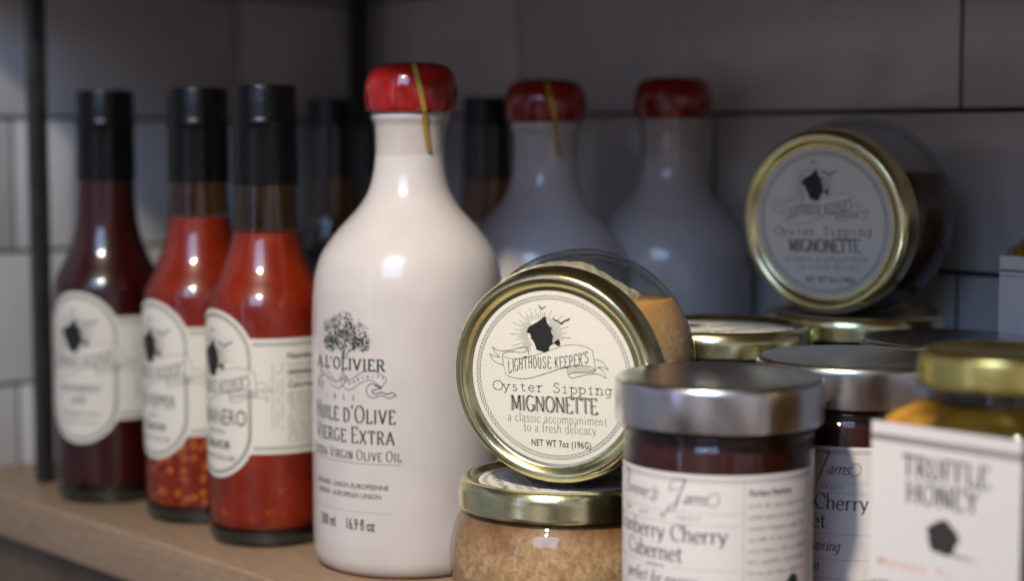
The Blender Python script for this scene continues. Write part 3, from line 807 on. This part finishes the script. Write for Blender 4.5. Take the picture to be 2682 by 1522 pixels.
def olivier_art():
    art = Art(); D = 180 / pi
    # scattered leaves of the olive tree, trunk and boughs
    rnd = random.Random(11)
    lobes = [(-8, 9, 6.5, 6), (-1, 12, 7, 6.5), (6, 9, 7, 6), (9, 4, 5.5, 4), (-9, 3, 5.5, 4), (0, 5, 8, 5)]
    for i in range(1150):
        cx, cy, rx, ry = rnd.choice(lobes)
        a = rnd.uniform(0, 2 * pi); r = sqrt(rnd.random()) * rnd.uniform(.8, 1.1)
        x = (cx + rx * r * cos(a)) / 1000 * .98; y = (cy + ry * r * sin(a)) / 1000
        th = rnd.uniform(0, pi); l = rnd.uniform(.00030, .00060)
        art.poly([(x + l * cos(th), y + l * sin(th)), (x - l * .45 * sin(th), y + l * .45 * cos(th)), (x - l * cos(th), y - l * sin(th)), (x + l * .45 * sin(th), y - l * .45 * cos(th))], 0, 1 + (i % 3))
    for pts in ([(-1.5, -3.6), (-1.2, -1), (-3.5, 2.5), (-6, 5)], [(.2, -3.6), (.0, 0), (.6, 5)], [(1.2, -3.6), (1.8, -1), (5, 1.6), (8, 3.2)], [(-.6, -3.6), (-.4, -1), (-.8, 3)]):
        art.stroke([(a / 1000, b / 1000) for a, b in pts], .00042, 0, 1, smooth=True, taper=False)
    art.V = [(x * .97, y * .92 + .0183, l) for x, y, l in art.V]
    art.glyphs("A L'OLIVIER", 0.0000, 0.0106, .0047, SERIF, .20, .085, xs=1.10, serif=.13, space=.20, mat=0)
    # ribbon
    s = dict(mat=0, layer=1, smooth=True)
    mm = lambda pts: [(a / 1000 * .93, b / 1000 + .0018) for a, b in pts]
    W_ = .00024
    art.stroke(mm([(-19, 6.4), (-16.5, 8.9), (-13, 8.6), (-9, 5.6), (-5.5, 3.4), (-2.5, 4.0), (-.6, 6.0)]), W_, **s)
    art.stroke(mm([(-16.8, 4.6), (-14.5, 5.6), (-11, 3.6), (-7, .8), (-3.5, .4), (-.5, 2.4), (1, 4.2)]), W_, **s)
    art.stroke(mm([(-2, 2.4), (1.5, .2), (5, .9), (9, 3.4), (13, 4.8), (16, 4.2), (18.6, 2.0)]), W_, **s)
    art.stroke(mm([(-1, 5.0), (2, 4.0), (5, 5.2), (9, 7.6), (13.5, 8.8), (18, 8.0), (21.6, 5.4), (20, 3.2), (19, 1.6)]), W_, **s)
    art.stroke(mm([(18.6, 2.0), (15, 3.4), (12.2, 1.8), (12.4, -1.4), (15.4, -2.6), (19, -1.4), (22.6, -2.6), (25.4, -1.4)]), W_ * 1.3, **s)
    art.stroke(mm([(19, 1.6), (16.4, 1.0), (14.6, .2), (16, -.9), (19, -.2), (22, -.8), (24.4, -.2), (26, -1.8)]), W_ * 1.7, **s)
    art.stroke(mm([(16, 2.9), (17.6, 2.5), (19, 1.8)]), .0007, **s)
    art.stroke(mm([(-16.8, 4.6), (-19.2, 3.8), (-19, .4), (-16.4, -.6), (-15.8, 2), (-17.6, 3.4)]), W_ * 1.3, **s)
    art.stroke(mm([(-19, 2.2), (-21.4, 1.4), (-22.4, 2.6), (-20.6, .4), (-18.2, .8)]), W_, **s)
    art.stroke(mm([(-15.9, 2.4), (-16.2, .6)]), .0006, **s)
    art.stroke(mm([(-3.2, 4.4), (-1.8, 6.6), (-1.2, 9.2)]), W_, **s); art.stroke(mm([(-.9, 8.9), (0, 6.2), (2.4, 4.4)]), W_ * 1.6, **s)
    art.stroke(mm([(-2, 3), (-.9, 5.6), (.4, 3)]), W_, **s); art.stroke(mm([(.2, 6), (1.8, 5.0)]), .0006, **s)
    for i, c in enumerate('ACCORDS'):
        t = i / 6; art.text(c, -.0160 + t * .0112, .0080 - t * .0042 , .0019, 1, rot=-.5 * sin(pi * t) - .1, mat=0)
    for i, c in enumerate('PARFAITS'):
        t = i / 7; art.text(c, .0032 + t * .0150, .0040 + .0036 * sin(pi * min(1, t * 1.05) * .62), .0021, 1, rot=.38 - .75 * t, mat=0)
    for i, c in enumerate('1822'):
        art.text(c, -.0110 + i * .0052, -.0024, .0032, .9, mat=0)
    sm = .80
    art.glyphs("Huile d'Olive", 0.0010, -0.0118, .0072, SERIF, .125, .055, xs=.80, serif=.09, space=.17, small=sm, mat=0)
    art.glyphs("Vierge Extra", 0.0010, -0.0206, .0068, SERIF, .125, .055, xs=.84, serif=.09, space=.17, small=sm, mat=0)
    art.glyphs("Extra Virgin Olive Oil", 0.0010, -0.0278, .0044, SERIF, .120, .055, xs=.80, serif=.09, space=.20, small=sm, mat=0)
    art.stroke([(-.0225, -.0292), (.0258, -.0292)], .00016, 0, 1)
    art.text('ORIGINE : UNION EUROPÉENNE', 0.000, -.0402, .0031, .92, bold=.006, mat=0)
    art.text('ORIGIN : EUROPEAN UNION', -.001, -.0442, .0031, .92, bold=.006, mat=0)
    art.stroke([(-.0225, -.0502), (.0225, -.0502)], .00007, 0, 1)
    art.text('500 ml', -.0115, -.0580, .0068, .58, bold=.018, mat=0)
    art.text('16.9 fl oz', .0075, -.0580, .0068, .58, bold=.018, mat=0)
    return art

def white_bottle_build(first=True):
    t = thing('ceramic_bottle', '', 'bottle')
    link('bottle_body', lathe(WB, 128, wob=lean), 'ceramic', t)
    cap = smooth_profile([(0.0176, 0.1988), (0.0192, 0.1994), (0.0200, 0.2028), (0.0204, 0.2080), (0.0198, 0.2127), (0.0182, 0.2166), (0.0155, 0.2190), (0.0112, 0.2202), (0.006, 0.2205)], 5)
    link('wax_cap', lathe([(0.0160, 0.1990)] + cap + [(0, 0.2205)], 96, wob=lean), 'red', t)
    # clear shrink film over the neck with a slightly slanting lower edge
    bm = bmesh.new(); seg = 72; rows = []
    prof = [(0.0182, 0.1978), (0.0178, 0.1960), (0.0166, 0.1935), (0.0162, 0.1890), (0.0159, 0.1850), (0.0158, 0.1815)]
    for r, z in prof:
        ring = []
        for i in range(seg):
            a = 2 * pi * i / seg; zz = z - (0.0012 * sin(a + 3.6) if z < 0.183 else 0)
            rr = r + 0.00012 * sin(7 * a + z * 900) + 0.0001 * sin(13 * a)
            ring.append(bm.verts.new((rr * cos(a) + lean(zz), rr * sin(a), zz)))
        rows.append(ring)
    for A, B in zip(rows, rows[1:]):
        for i in range(seg): bm.faces.new((A[i], A[(i + 1) % seg], B[(i + 1) % seg], B[i]))
    me = bpy.data.meshes.new('f'); bm.to_mesh(me); bm.free()
    for p in me.polygons: p.use_smooth = True
    link('shrink_film', me, 'film', t)
    return t

def tear_strip(t):
    """narrow gold strip from the top of the wax down over the film"""
    prof = [(0.004, 0.2208), (0.0110, 0.2207), (0.0155, 0.2196), (0.0182, 0.2172), (0.0201, 0.2130), (0.0207, 0.2080), (0.0204, 0.2028), (0.0197, 0.1994),
            (0.0186, 0.1975), (0.0172, 0.1935), (0.0166, 0.1890), (0.0164, 0.1850), (0.0163, 0.1818)]
    prof = smooth_profile(prof, 4)
    n = len(prof); vs = []; fs = []
    for i, (r, z) in enumerate(prof):
        f = max(0, (0.2205 - z) / 0.0387); a = radians(3 + 27 * f ** 1.1); hw = 0.0011
        c = Vector((r * sin(a) + lean(z), -r * cos(a), z)); side = Vector((cos(a), sin(a), 0)) * hw
        out = Vector((sin(a), -cos(a), 0.4)).normalized() * 0.00025
        vs += [c - side, c + side, c + side + out, c - side + out]
    for i in range(n - 1):
        o, q = 4 * i, 4 * (i + 1)
        for k in range(4): fs.append([o + k, o + (k + 1) % 4, q + (k + 1) % 4, q + k])
    fs.append([0, 1, 2, 3]); fs.append([4 * n - 1, 4 * n - 2, 4 * n - 3, 4 * n - 4])
    me = bpy.data.meshes.new('s'); me.from_pydata([tuple(v) for v in vs], [], fs)
    return link('tear_strip', me, 'strip', t)

wb0 = white_bottle_build()
link('print', olivier_art().split(0.002).mesh(cyl_map(0.04225, radians(-39.2), 0.0795)), ['ink_green'], wb0)
tear_strip(wb0)
G = 'white ceramic oil bottles with red wax tops'
spots = [(1065, 0.772, 'large white ceramic oil bottle with tree emblem and text, red wax top, in front'),
         (1417, 0.872, 'white ceramic bottle with gold strip on its dark red top, second from the front'),
         (1752, 0.905, 'white ceramic bottle with plain dark red top, farthest back by the tiled wall')]
for i, (px_, d_, lab) in enumerate(spots):
    o = wb0 if i == 0 else copy_tree(wb0)
    x, y = at_px(px_, d_)
    o.location = (x, y, 0); o.rotation_euler.z = -beta(x, y) + (0, -0.05, -0.6)[i]
    o.scale = (1, 1, (1, .982, .992)[i])
    retag(o, lab, G)
    if i == 2:
        for c in list(o.children):
            if c.name.startswith('tear_strip'): bpy.data.objects.remove(c)

# ------------------------------------------------------------------ mignonette jars
JH = 0.055
def lid_label_art():
    art = Art(); R = 0.0330
    art.ellipse(0, 0, R, R, 0, 0, 96)
    def T(x, y):
        yt = y + 0.036 * (x - 674)
        return ((x - 674) / 704 * R, -(yt - 698) / 752 * R)
    # twisted rope ring
    n = 118; rr = R * .925; hw = R * .022
    art.ring(0, 0, rr + hw, rr + hw, .00012); art.ring(0, 0, rr - hw, rr - hw, .00012)
    for i in range(n):
        a = 2 * pi * i / n; da = 2 * pi / n
        pts = [((rr + hw * s_) * cos(a + da * .75 * s_ ** 1), (rr + hw * s_) * sin(a + da * .75 * s_)) for s_ in (-1, -.4, .4, 1)]
        art.stroke(pts, .00017, 1, 2, step=.01)
    logo(art, T, 1.0)
    o = T(160, 840); e_ = T(1185, 800)
    wtot = (e_[0] - o[0]) * 1.0
    U = lambda x, y: T(x, y)
    # typewriter line
    art.glyphs('Oyster Sipping', (o[0] + e_[0]) / 2 - .0003, T(674, 824)[1], .0036, SERIF, .085, xs=wtot / .0036 / (14 * .62), serif=.13, mono=.62, mat=1)
    # display line drawn with a heavy and a fine parallel stroke
    a_, b_ = T(315, 1008), T(1055, 985)
    ymid = T(685, 997)[1]
    wm = b_[0] - a_[0]
    probe = sum(UP[c][0] + .10 for c in 'MIGNONETTE') - .10
    hh = .0060
    art.glyphs('MIGNONETTE', (a_[0] + b_[0]) / 2 - .00058, ymid, hh, SERIF, .062, .045, nib=0, xs=wm / hh / probe, space=.10, mat=1)
    art.glyphs('MIGNONETTE', (a_[0] + b_[0]) / 2 - .00110, ymid, hh, SERIF, .028, xs=wm / hh / probe, space=.10, mat=1, layer=2)
    art.glyphs('MIGNONETTE', (a_[0] + b_[0]) / 2 - .00020, ymid - .00012, hh, SERIF, .024, xs=wm / hh / probe, space=.10, mat=1, layer=2)
    art.glyphs('a classic accompaniment', T(694, 0)[0], T(694, 1092)[1], .0036, SERIF, .055, .03, nib=.0, xs=(T(1082, 0)[0] - T(306, 0)[0]) / .0036 / 11.35, space=.09, mat=1)
    art.glyphs('to a fresh delicacy', T(715, 0)[0], T(715, 1175)[1], .0036, SERIF, .055, .03, nib=.0, xs=(T(1002, 0)[0] - T(430, 0)[0]) / .0036 / 8.65, space=.09, mat=1)
    art.text('NET WT 7oz (196G)', T(722, 0)[0], T(733, 1297)[1], .0036, .70, bold=.018, space=1.12, mat=1)
    return art

LID = [(0.0, -0.0012), (0.0338, -0.0012), (0.0345, -0.0010), (0.0358, 0.0003), (0.0368, 0.0010), (0.0380, 0.0012), (0.0392, 0.0008),
       (0.0402, -0.0006), (0.0408, -0.0024), (0.0410, -0.0040), (0.0410, -0.0085), (0.0412, -0.0096), (0.0409, -0.0104), (0.0402, -0.0102), (0.0400, -0.0090)]
def rounded(pts, n=3):  # gentle smoothing that keeps the corners' places
    return smooth_profile(pts, n)
LID_P = [LID[0], LID[1]] + smooth_profile(LID[2:10], 4) + LID[10:]
BODY = [(0.0, 0.0012), (0.026, 0.0010), (0.0300, 0.0)] + smooth_profile([(0.0300, 0.0), (0.0352, 0.0012), (0.0402, 0.0062), (0.0436, 0.0140), (0.0445, 0.0220), (0.0438, 0.0300), (0.0418, 0.0370), (0.0392, 0.0415), (0.0380, 0.0438)], 5)[1:] + [(0.0378, 0.052)]
_lab = lid_label_art().mesh(lambda u, v, off: (u, v, -0.00105 + off))

INNER = [(max(0, r - 0.0021), z) for r, z in BODY if z > 0.0034][::-1] + [(0.0, 0.0034)]
def contents_mesh(level_dir=None, level=0.0):
    prof = [(0.0, 0.0022), (0.0300, 0.0022)] + [(max(0, r - 0.0005), z + 0.0002) for r, z in BODY if z > 0.0024 and z < 0.0440] + [(0.0362, 0.0445)]
    if level_dir is None: prof += [(0.0360, 0.0465), (0, 0.0465)]
    else: prof += [(0.0360, 0.0505), (0, 0.0505)]
    me = lathe(prof, 96)
    if level_dir is not None:
        bm = bmesh.new(); bm.from_mesh(me)
        r = bmesh.ops.bisect_plane(bm, geom=list(bm.verts) + list(bm.edges) + list(bm.faces), plane_co=level_dir * level,
                                   plane_no=level_dir, clear_outer=True)
        bmesh.ops.contextual_create(bm, geom=[g for g in r['geom_cut'] if isinstance(g, bmesh.types.BMEdge)], mat_nr=0, use_smooth=False)
        bm.to_mesh(me); bm.free()
    return me

def mignonette_jar(label, inside, inside_mat, loc=(0, 0, 0), rz=0):
    t = thing('mignonette_jar', label, 'jar', loc, rz, 'mignonette jars with gold lids')
    link('glass_body', lathe(BODY + INNER, 112), 'glass', t)
    link('contents', inside, inside_mat, t)
    lid = link('lid', lathe([(r, z + JH - 0.0012) for r, z in LID_P], 128), 'gold', t)
    link('label', _lab.copy(), ['paper', 'ink'], lid, (0, 0, JH - 0.0012))
    return t

def lay_down(o, a_deg, nose, roll, loc):
    a = radians(a_deg); nn = Vector((-sin(a) * cos(nose), -cos(a) * cos(nose), -sin(nose)))
    rr_ = Vector((cos(a), -sin(a), 0)); uu = nn.cross(rr_)
    q = cos(roll) * rr_ + sin(roll) * uu; v = -sin(roll) * rr_ + cos(roll) * uu
    m = Matrix((q, v, nn)).transposed().to_4x4()
    o.matrix_world = Matrix.Translation(Vector(loc) - nn * JH) @ m @ Matrix.Diagonal((1.018, 1.018, 1.0, 1.0))
    return m

standing = contents_mesh()
front_low = mignonette_jar('squat gold-lidded jar standing at the shelf front, carrying a jar on its side', standing, 'shallot', (0.0197, 0.687, 0), radians(-78))

# lying jar in front, in focus
A1 = 24.0
def world_up_local(a_deg, nose, roll):
    a = radians(a_deg); nn = Vector((-sin(a) * cos(nose), -cos(a) * cos(nose), -sin(nose)))
    rr_ = Vector((cos(a), -sin(a), 0)); uu = nn.cross(rr_)
    q = cos(roll) * rr_ + sin(roll) * uu; v = -sin(roll) * rr_ + cos(roll) * uu
    return Vector((q.z, v.z, nn.z)).normalized()
nose1 = radians(4.2); roll1 = radians(0.8)
lvl = contents_mesh(world_up_local(A1, nose1, roll1), 0.0245)
fj = mignonette_jar('gold-lidded jar of shallots lying on its side, round paper label facing out sharply', lvl, 'shallot_lying')
lay_down(fj, A1, nose1, roll1, (0.0146, 0.659, JH + 0.0418))
# pale shallot left sticking to the glass above the liquid
def mound(up, level):
    """heap of pale shallot standing out of the vinegar against the glass"""
    zx = Vector((0, 0, 1)); zx = (zx - up * zx.dot(up)).normalized(); xx = up.cross(zx)
    rnd = random.Random(5); vs = []; fs = []; NX, NZ = 44, 26
    for i in range(NX + 1):
        x = -0.030 + 0.0525 * i / NX
        for j in range(NZ + 1):
            z = 0.0135 + 0.032 * j / NZ
            h = 0.0135 * max(0, min(1, (0.0225 - x) / 0.020)) ** .8 * sin(pi * min(1, max(0.02, (j + 1) / (NZ + 2)))) ** .35
            h += rnd.uniform(-.00015, .00015) + .0005 * sin(x * 900) * sin(z * 700)
            if i in (0, NX) or j in (0, NZ): h = -0.002
            rmax = sqrt(max(0, 0.0405 ** 2 - x * x)) - level
            h = min(h, rmax - .001)
            vs.append(tuple(xx * x + zx * z + up * (level + h)))
    for i in range(NX):
        for j in range(NZ): fs.append([i * (NZ + 1) + j, (i + 1) * (NZ + 1) + j, (i + 1) * (NZ + 1) + j + 1, i * (NZ + 1) + j + 1])
    me = bpy.data.meshes.new('fl'); me.from_pydata(vs, [], fs)
    for p in me.polygons: p.use_smooth = True
    return me
link('floating_shallots', mound(world_up_local(A1, nose1, roll1), 0.0245), 'shallot_pale', fj)

# stacks further back: each jar is a thing of its own
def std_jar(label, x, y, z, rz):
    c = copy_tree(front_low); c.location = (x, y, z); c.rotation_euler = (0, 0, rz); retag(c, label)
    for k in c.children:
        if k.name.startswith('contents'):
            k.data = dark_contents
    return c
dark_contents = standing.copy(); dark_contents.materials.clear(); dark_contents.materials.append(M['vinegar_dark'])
ST = 0.0535
xa, ya = at_px(1880, 0.748)
std_jar('gold-lidded jar at the bottom of the stack right behind the lying jar', xa, ya, 0, 0.4)
std_jar('gold-lidded jar on top of its stack, its label in blue light behind the lying jar', xa, ya, ST, 0.5)
xb, yb = at_px(2243, 0.806)
std_jar('gold-lidded jar at the bottom of the rear stack by the tiled wall', xb, yb, 0, 1.0)
std_jar('gold-lidded jar on the rear stack, under the jar lying on its side', xb, yb, ST, 2.2)
A2 = 38.9; nose2 = radians(4.2); roll2 = radians(1.5)
lvl2 = contents_mesh(world_up_local(A2, nose2, roll2), 0.018)
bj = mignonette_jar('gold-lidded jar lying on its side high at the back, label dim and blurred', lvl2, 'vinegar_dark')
xl, yl = at_px(2150, 0.780)
lay_down(bj, A2, nose2, roll2, (xl, yl, ST + JH + 0.0414))

# ------------------------------------------------------------------ jam jars
def jam_art():
    art = Art(); R = 0.03395; z0 = 0.0428
    x0, x1 = -.034, .064
    n = 90
    for i in range(n):
        a = x0 + (x1 - x0) * i / n; b = x0 + (x1 - x0) * (i + 1) / n
        art._add([(a, -.0378), (b, -.0378), (b, .0308), (a, .0308)], [[0, 1, 2, 3]], 0, 0)
    Z = lambda z: z - z0
    art.stroke([(x0, Z(.0720)), (x1, Z(.0720))], .00040, 3, 1)
    art.stroke([(x0, Z(.0711)), (x1, Z(.0711))], .00020, 2, 1)
    art.stroke([(.0318, -.036), (.0318, Z(.0711))], .00022, 3, 1)
    # script name
    art.glyphs('onnie s', -.0078, Z(-.0024+.0664), .0042, LO, .13, .05, nib=.3, xs=1.12, space=.02, shear=.42, mat=1)
    art.stroke([(-.0190, Z(-.0024+.0660)), (-.0172, Z(-.0024+.0700)), (-.0158, Z(-.0024+.0736)), (-.0172, Z(-.0024+.0738)), (-.0196, Z(-.0024+.0716))], .0005, 1, 1, thin=.0002, smooth=True)
    art.stroke([(-.0176, Z(-.0024+.0738)), (-.0145, Z(-.0024+.0730)), (-.0160, Z(-.0024+.0702)), (-.0150, Z(-.0024+.0672)), (-.0190, Z(-.0024+.0658))], .0005, 1, 1, thin=.0002, smooth=True)
    art.stroke([(.0116, Z(-.0024+.0738)), (.0088, Z(-.0024+.0742)), (.0062, Z(-.0024+.0722)), (.0066, Z(-.0024+.0700)), (.0094, Z(-.0024+.0712))], .0004, 1, 1, thin=.0002, smooth=True)
    art.stroke([(.0120, Z(-.0024+.0742)), (.0098, Z(-.0024+.0690)), (.0078, Z(-.0024+.0640)), (.0054, Z(-.0024+.0628)), (.0060, Z(-.0024+.0646)), (.0096, Z(-.0024+.0664))], .00065, 1, 1, thin=.00025, smooth=True)
    art.glyphs('ams', .0150, Z(-.0024+.0660), .0042, LO, .13, .05, nib=.3, xs=1.12, space=.02, shear=.42, mat=1)
    for cx in (-.0008, .0214):
        art.stroke([(cx - .0022, Z(-.0024+.0664)), (cx, Z(-.0024+.0655)), (cx + .0020, Z(-.0024+.0672)), (cx + .0016, Z(-.0024+.0696)), (cx - .0004, Z(-.0024+.0700)), (cx - .0010, Z(-.0024+.0684))], .00025, 1, 1, smooth=True)
    def dots(za, a=-.031, b=.0305, m=3):
        x = a
        while x < b: art.stroke([(x, Z(za)), (x + .0003, Z(za))], .0003, m, 1); x += .0006
    dots(.0605); dots(.0566)
    art.text('the', -.0155, Z(.0580), .0030, .9, shear=.3, mat=1)
    art.text('A R T', -.0055, Z(.0579), .0022, 1.0, mat=2)
    art.text('of', .0035, Z(.0580), .0032, .9, shear=.3, mat=1)
    art.text('F R U I T', .0130, Z(.0579), .0022, 1.0, mat=2)
    art.glyphs('Cranberry Cherry', 0.0005, Z(.0506), .0055, SERIF, .135, .045, xs=1.10, serif=.08, space=.05, mat=1)
    art.glyphs('Cabernet', -.0022, Z(.0436), .0055, SERIF, .135, .045, xs=1.10, serif=.08, space=.05, mat=1)
    dots(.0415, -.031, -.008); dots(.0415, .008, .0305)
    art.text('preserve', 0, Z(.0409), .0024, .9, mat=1)
    art.glyphs('perfect for pairing', 0, Z(.0352), .0042, LO, .12, .05, xs=.86, space=.05, shear=.25, mat=1)
    dots(.0322)
    art.glyphs('No Pectin', 0, Z(.0276), .0040, SERIF, .12, .05, xs=.9, serif=.06, space=.05, shear=.2, mat=1)
    dots(.0250)
    # right-hand panel
    art.text('Perfect Pairings', .0338, Z(.0665), .0032, .85, 'LEFT', bold=.02, mat=1)
    for i in range(13):
        illegible(art, .0338, .0600, Z(.0626 - i * .0038), .0018, 1, 40 + i, fill=(.98, .94, .97, .9, .95, .98, .92, .55, .96, .9, .5, .9, .9)[i], wd=.00026)
    art.ellipse(.052, Z(.036), .0028, .0028, 4, 1)
    return art.split(0.0012).mesh(cyl_map(R, 0, z0))

JB = [(0.0, 0.0012), (0.024, 0.0008), (0.0295, 0.0), (0.0322, 0.0012), (0.0336, 0.0042), (0.0338, 0.009), (0.0338, 0.0805), (0.0336, 0.0816), (0.0328, 0.0823),
      (0.0328, 0.0833), (0.0340, 0.0839), (0.0344, 0.0849), (0.0340, 0.0858), (0.0322, 0.0864), (0.0322, 0.096)]
JL = [(0.0345, 0.0875), (0.0358, 0.0871), (0.0367, 0.0874), (0.0369, 0.0882), (0.0369, 0.0998), (0.03685, 0.1006), (0.0366, 0.1014), (0.0362, 0.1021), (0.0356, 0.1026),
      (0.0349, 0.1028), (0.0340, 0.1027), (0.0332, 0.1025), (0.0322, 0.1023), (0.0, 0.1024)]
JI = [(0, 0.0034), (0.0270, 0.0034), (0.0312, 0.0046), (0.0324, 0.0080), (0.0325, 0.0802), (0.0316, 0.0825), (0.0312, 0.0865), (0, 0.0867)]
def jam_jar():
    t = thing('jam_jar', '', 'jar')
    link('glass_body', lathe(JB, 112, angle=50), 'glass', t)
    link('jam', lathe(JI, 96), 'jam', t)
    link('lid', lathe(JL, 128, angle=25), 'silver', t)
    link('label', jam_art(), ['paper_white', 'ink', 'ink_grey', 'ink_soft', 'ink_green'], t)
    return t
jj = jam_jar()
for i, (px_, d_, a_, lab) in enumerate(((1889, 0.615, -39, 'silver-lidded dark jam jar with white label, nearest, in front of the others'),
                                       (2241, 0.668, -33.6, 'silver-lidded jam jar second in line, a diagonal shadow across its label'),
                                       (2496, 0.727, -20, 'silver-lidded jam jar third in line, only its lid showing between the honey jars'))):
    o = jj if i == 0 else copy_tree(jj)
    x, y = at_px(px_, d_)
    o.location = (x, y, 0); o.rotation_euler.z = -beta(x, y) + radians(a_); o.scale = (1, 1, 1.018)
    retag(o, lab, 'silver-lidded jam jars')

# ------------------------------------------------------------------ honey jars
def rsq(half, cr, n=6):
    pts = []
    for (sx, sy, a0) in ((1, 1, 0), (-1, 1, 90), (-1, -1, 180), (1, -1, 270)):
        for i in range(n + 1):
            a = radians(a0 + 90 * i / n)
            pts.append((sx * (half - cr) + cr * cos(a), sy * (half - cr) + cr * sin(a)))
    return pts
def sq_jar(half, body_h, neck_r, neck_h, inset=0.0):
    n = 12; m = 4 * (n + 1)
    circ = lambda r: [(r * cos(atan2(y, x)), r * sin(atan2(y, x))) for x, y in rsq(half, half * .999, n)]
    sect = []
    def sec(h_, c_, z):
        P_ = rsq(max(h_ - inset, .004), max(c_ - inset * .6, .002), n); sect.append([(x, y, z) for x, y in P_])
    cr = 0.0065
    sec(half - .006, cr, 0.0 + inset); sec(half - .0015, cr, 0.0012 + inset); sec(half, cr, 0.005)
    sec(half, cr, body_h * .5); sec(half, cr, body_h - 0.005); sec(half - .0008, cr, body_h - .002); sec(half - .003, cr, body_h)
    # blend the shoulder into the round neck
    A = rsq(half - .003 - inset, cr, n)
    for k in (1, 2, 3, 4):
        t = k / 4; B = [(neck_r - inset) * 1.0 for _ in A]
        row = []
        for (x, y) in A:
            th = atan2(y, x); r0 = math.hypot(x, y); r = r0 * (1 - t) + (neck_r - inset) * t
            row.append((r * cos(th), r * sin(th), body_h + 0.0035 * (1 - (1 - t) ** 2)))
        sect.append(row)
    row = sect[-1]; sect.append([(x, y, neck_h) for x, y, _ in row])
    bm = bmesh.new(); rings = [[bm.verts.new(p) for p in s_] for s_ in sect]
    N_ = len(rings[0])
    for Ra, Rb in zip(rings, rings[1:]):
        for i in range(N_): bm.faces.new((Ra[i], Ra[(i + 1) % N_], Rb[(i + 1) % N_], Rb[i]))
    bm.faces.new(rings[0][::-1]); bm.faces.new(rings[-1])
    bmesh.ops.recalc_face_normals(bm, faces=bm.faces)
    me = bpy.data.meshes.new('sq'); bm.to_mesh(me); bm.free()
    for p in me.polygons: p.use_smooth = True
    me.set_sharp_from_angle(angle=radians(50))
    return me

def honey_jar(label, loc, half, body_h, top_h, lid_r, lab_w, lab_lo, lab_hi, writing):
    t = thing('honey_jar', label, 'jar', loc, ANG, 'square honey jars')
    link('glass_body', sq_jar(half, body_h, lid_r - .0035, top_h - .004), 'glass', t)
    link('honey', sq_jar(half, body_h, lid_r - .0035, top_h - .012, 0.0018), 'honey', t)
    b = top_h
    L = [(lid_r - .0012, b - .0110), (lid_r - .0002, b - .0112), (lid_r + .0002, b - .0100), (lid_r, b - .0088), (lid_r, b - .0030), (lid_r - .0006, b - .0012), (lid_r - .0022, b - .0001),
         (lid_r - .0040, b), (lid_r - .0056, b - .0006), (lid_r - .0066, b - .0012), (0, b - .0012)]
    link('lid', lathe(L, 96), 'gold_dark', t)
    art = Art(); z0 = (lab_lo + lab_hi) / 2; hh = (lab_hi - lab_lo) / 2
    art._add([(-lab_w, -hh), (lab_w, -hh), (lab_w, hh), (-lab_w, hh)], [[0, 1, 2, 3]], 0, 0)
    if writing:
        art.stroke([(-lab_w, .0935 - z0), (lab_w, .0935 - z0)], .0022, 2, 1)
        art.glyphs('TRUFFLE', 0.0004, .0824 - z0, .0066, SERIF, .17, .06, xs=.90, serif=.10, space=.17, mat=1)
        art.glyphs('HONEY', -.0006, .0742 - z0, .0066, SERIF, .17, .06, xs=.92, serif=.10, space=.17, mat=1)
        pts = []; rnd = random.Random(8)
        for i in range(40):
            a = 2 * pi * i / 40; r = .0054 * (1 + .07 * sin(5 * a + .6) + .04 * sin(9 * a + 2)) + rnd.uniform(-.00012, .00012)
            pts.append((r * cos(a) * 1.04, .0648 - z0 + r * sin(a)))
        art.poly(pts, 3, 1)
        sh_ = [(.0048, .0605 - z0), (.0110, .0598 - z0), (.0128, .0592 - z0), (.0060, .0592 - z0), (.001, .0596 - z0)]
        art.poly(sh_, 5, 1)
        art.text('M a i s o n   T r', -.0238, .0525 - z0, .0034, 1.25, 'LEFT', bold=.02, mat=4)
    else:
        art.stroke([(-lab_w, hh - .0062), (lab_w, hh - .0062)], .0012, 2, 1)
        art.stroke([(-lab_w, hh - .0085), (lab_w, hh - .0085)], .0004, 2, 1)
    me = art.mesh(lambda u, v, off: (u, -half - .00025 - off, z0 + v))
    link('label', me, ['paper_white', 'ink', 'ink_taupe', 'truffle', 'ink_pink', 'ink_soft'], t)
    return t
fc = Vector((0.1328, 0.5335, 0))
back = Vector((sin(-ANG), cos(-ANG), 0))
h1 = fc + NV * 0.0295
honey_jar('square truffle honey jar with gold lid and white label, at the right front', (h1.x, h1.y, 0), 0.0290, 0.1015, 0.1213, 0.0252, 0.0272, 0.0470, 0.0985, True)
cL = Vector((0.2085, 0.7500, 0))
h2 = cL + NV * 0.0228 + TV * 0.0225
honey_jar('tall square jar with pale blank label at the right edge by the tiled wall', (h2.x, h2.y, 0), 0.0225, 0.1425, 0.1600, 0.0190, 0.0222, 0.0120, 0.1375, False)
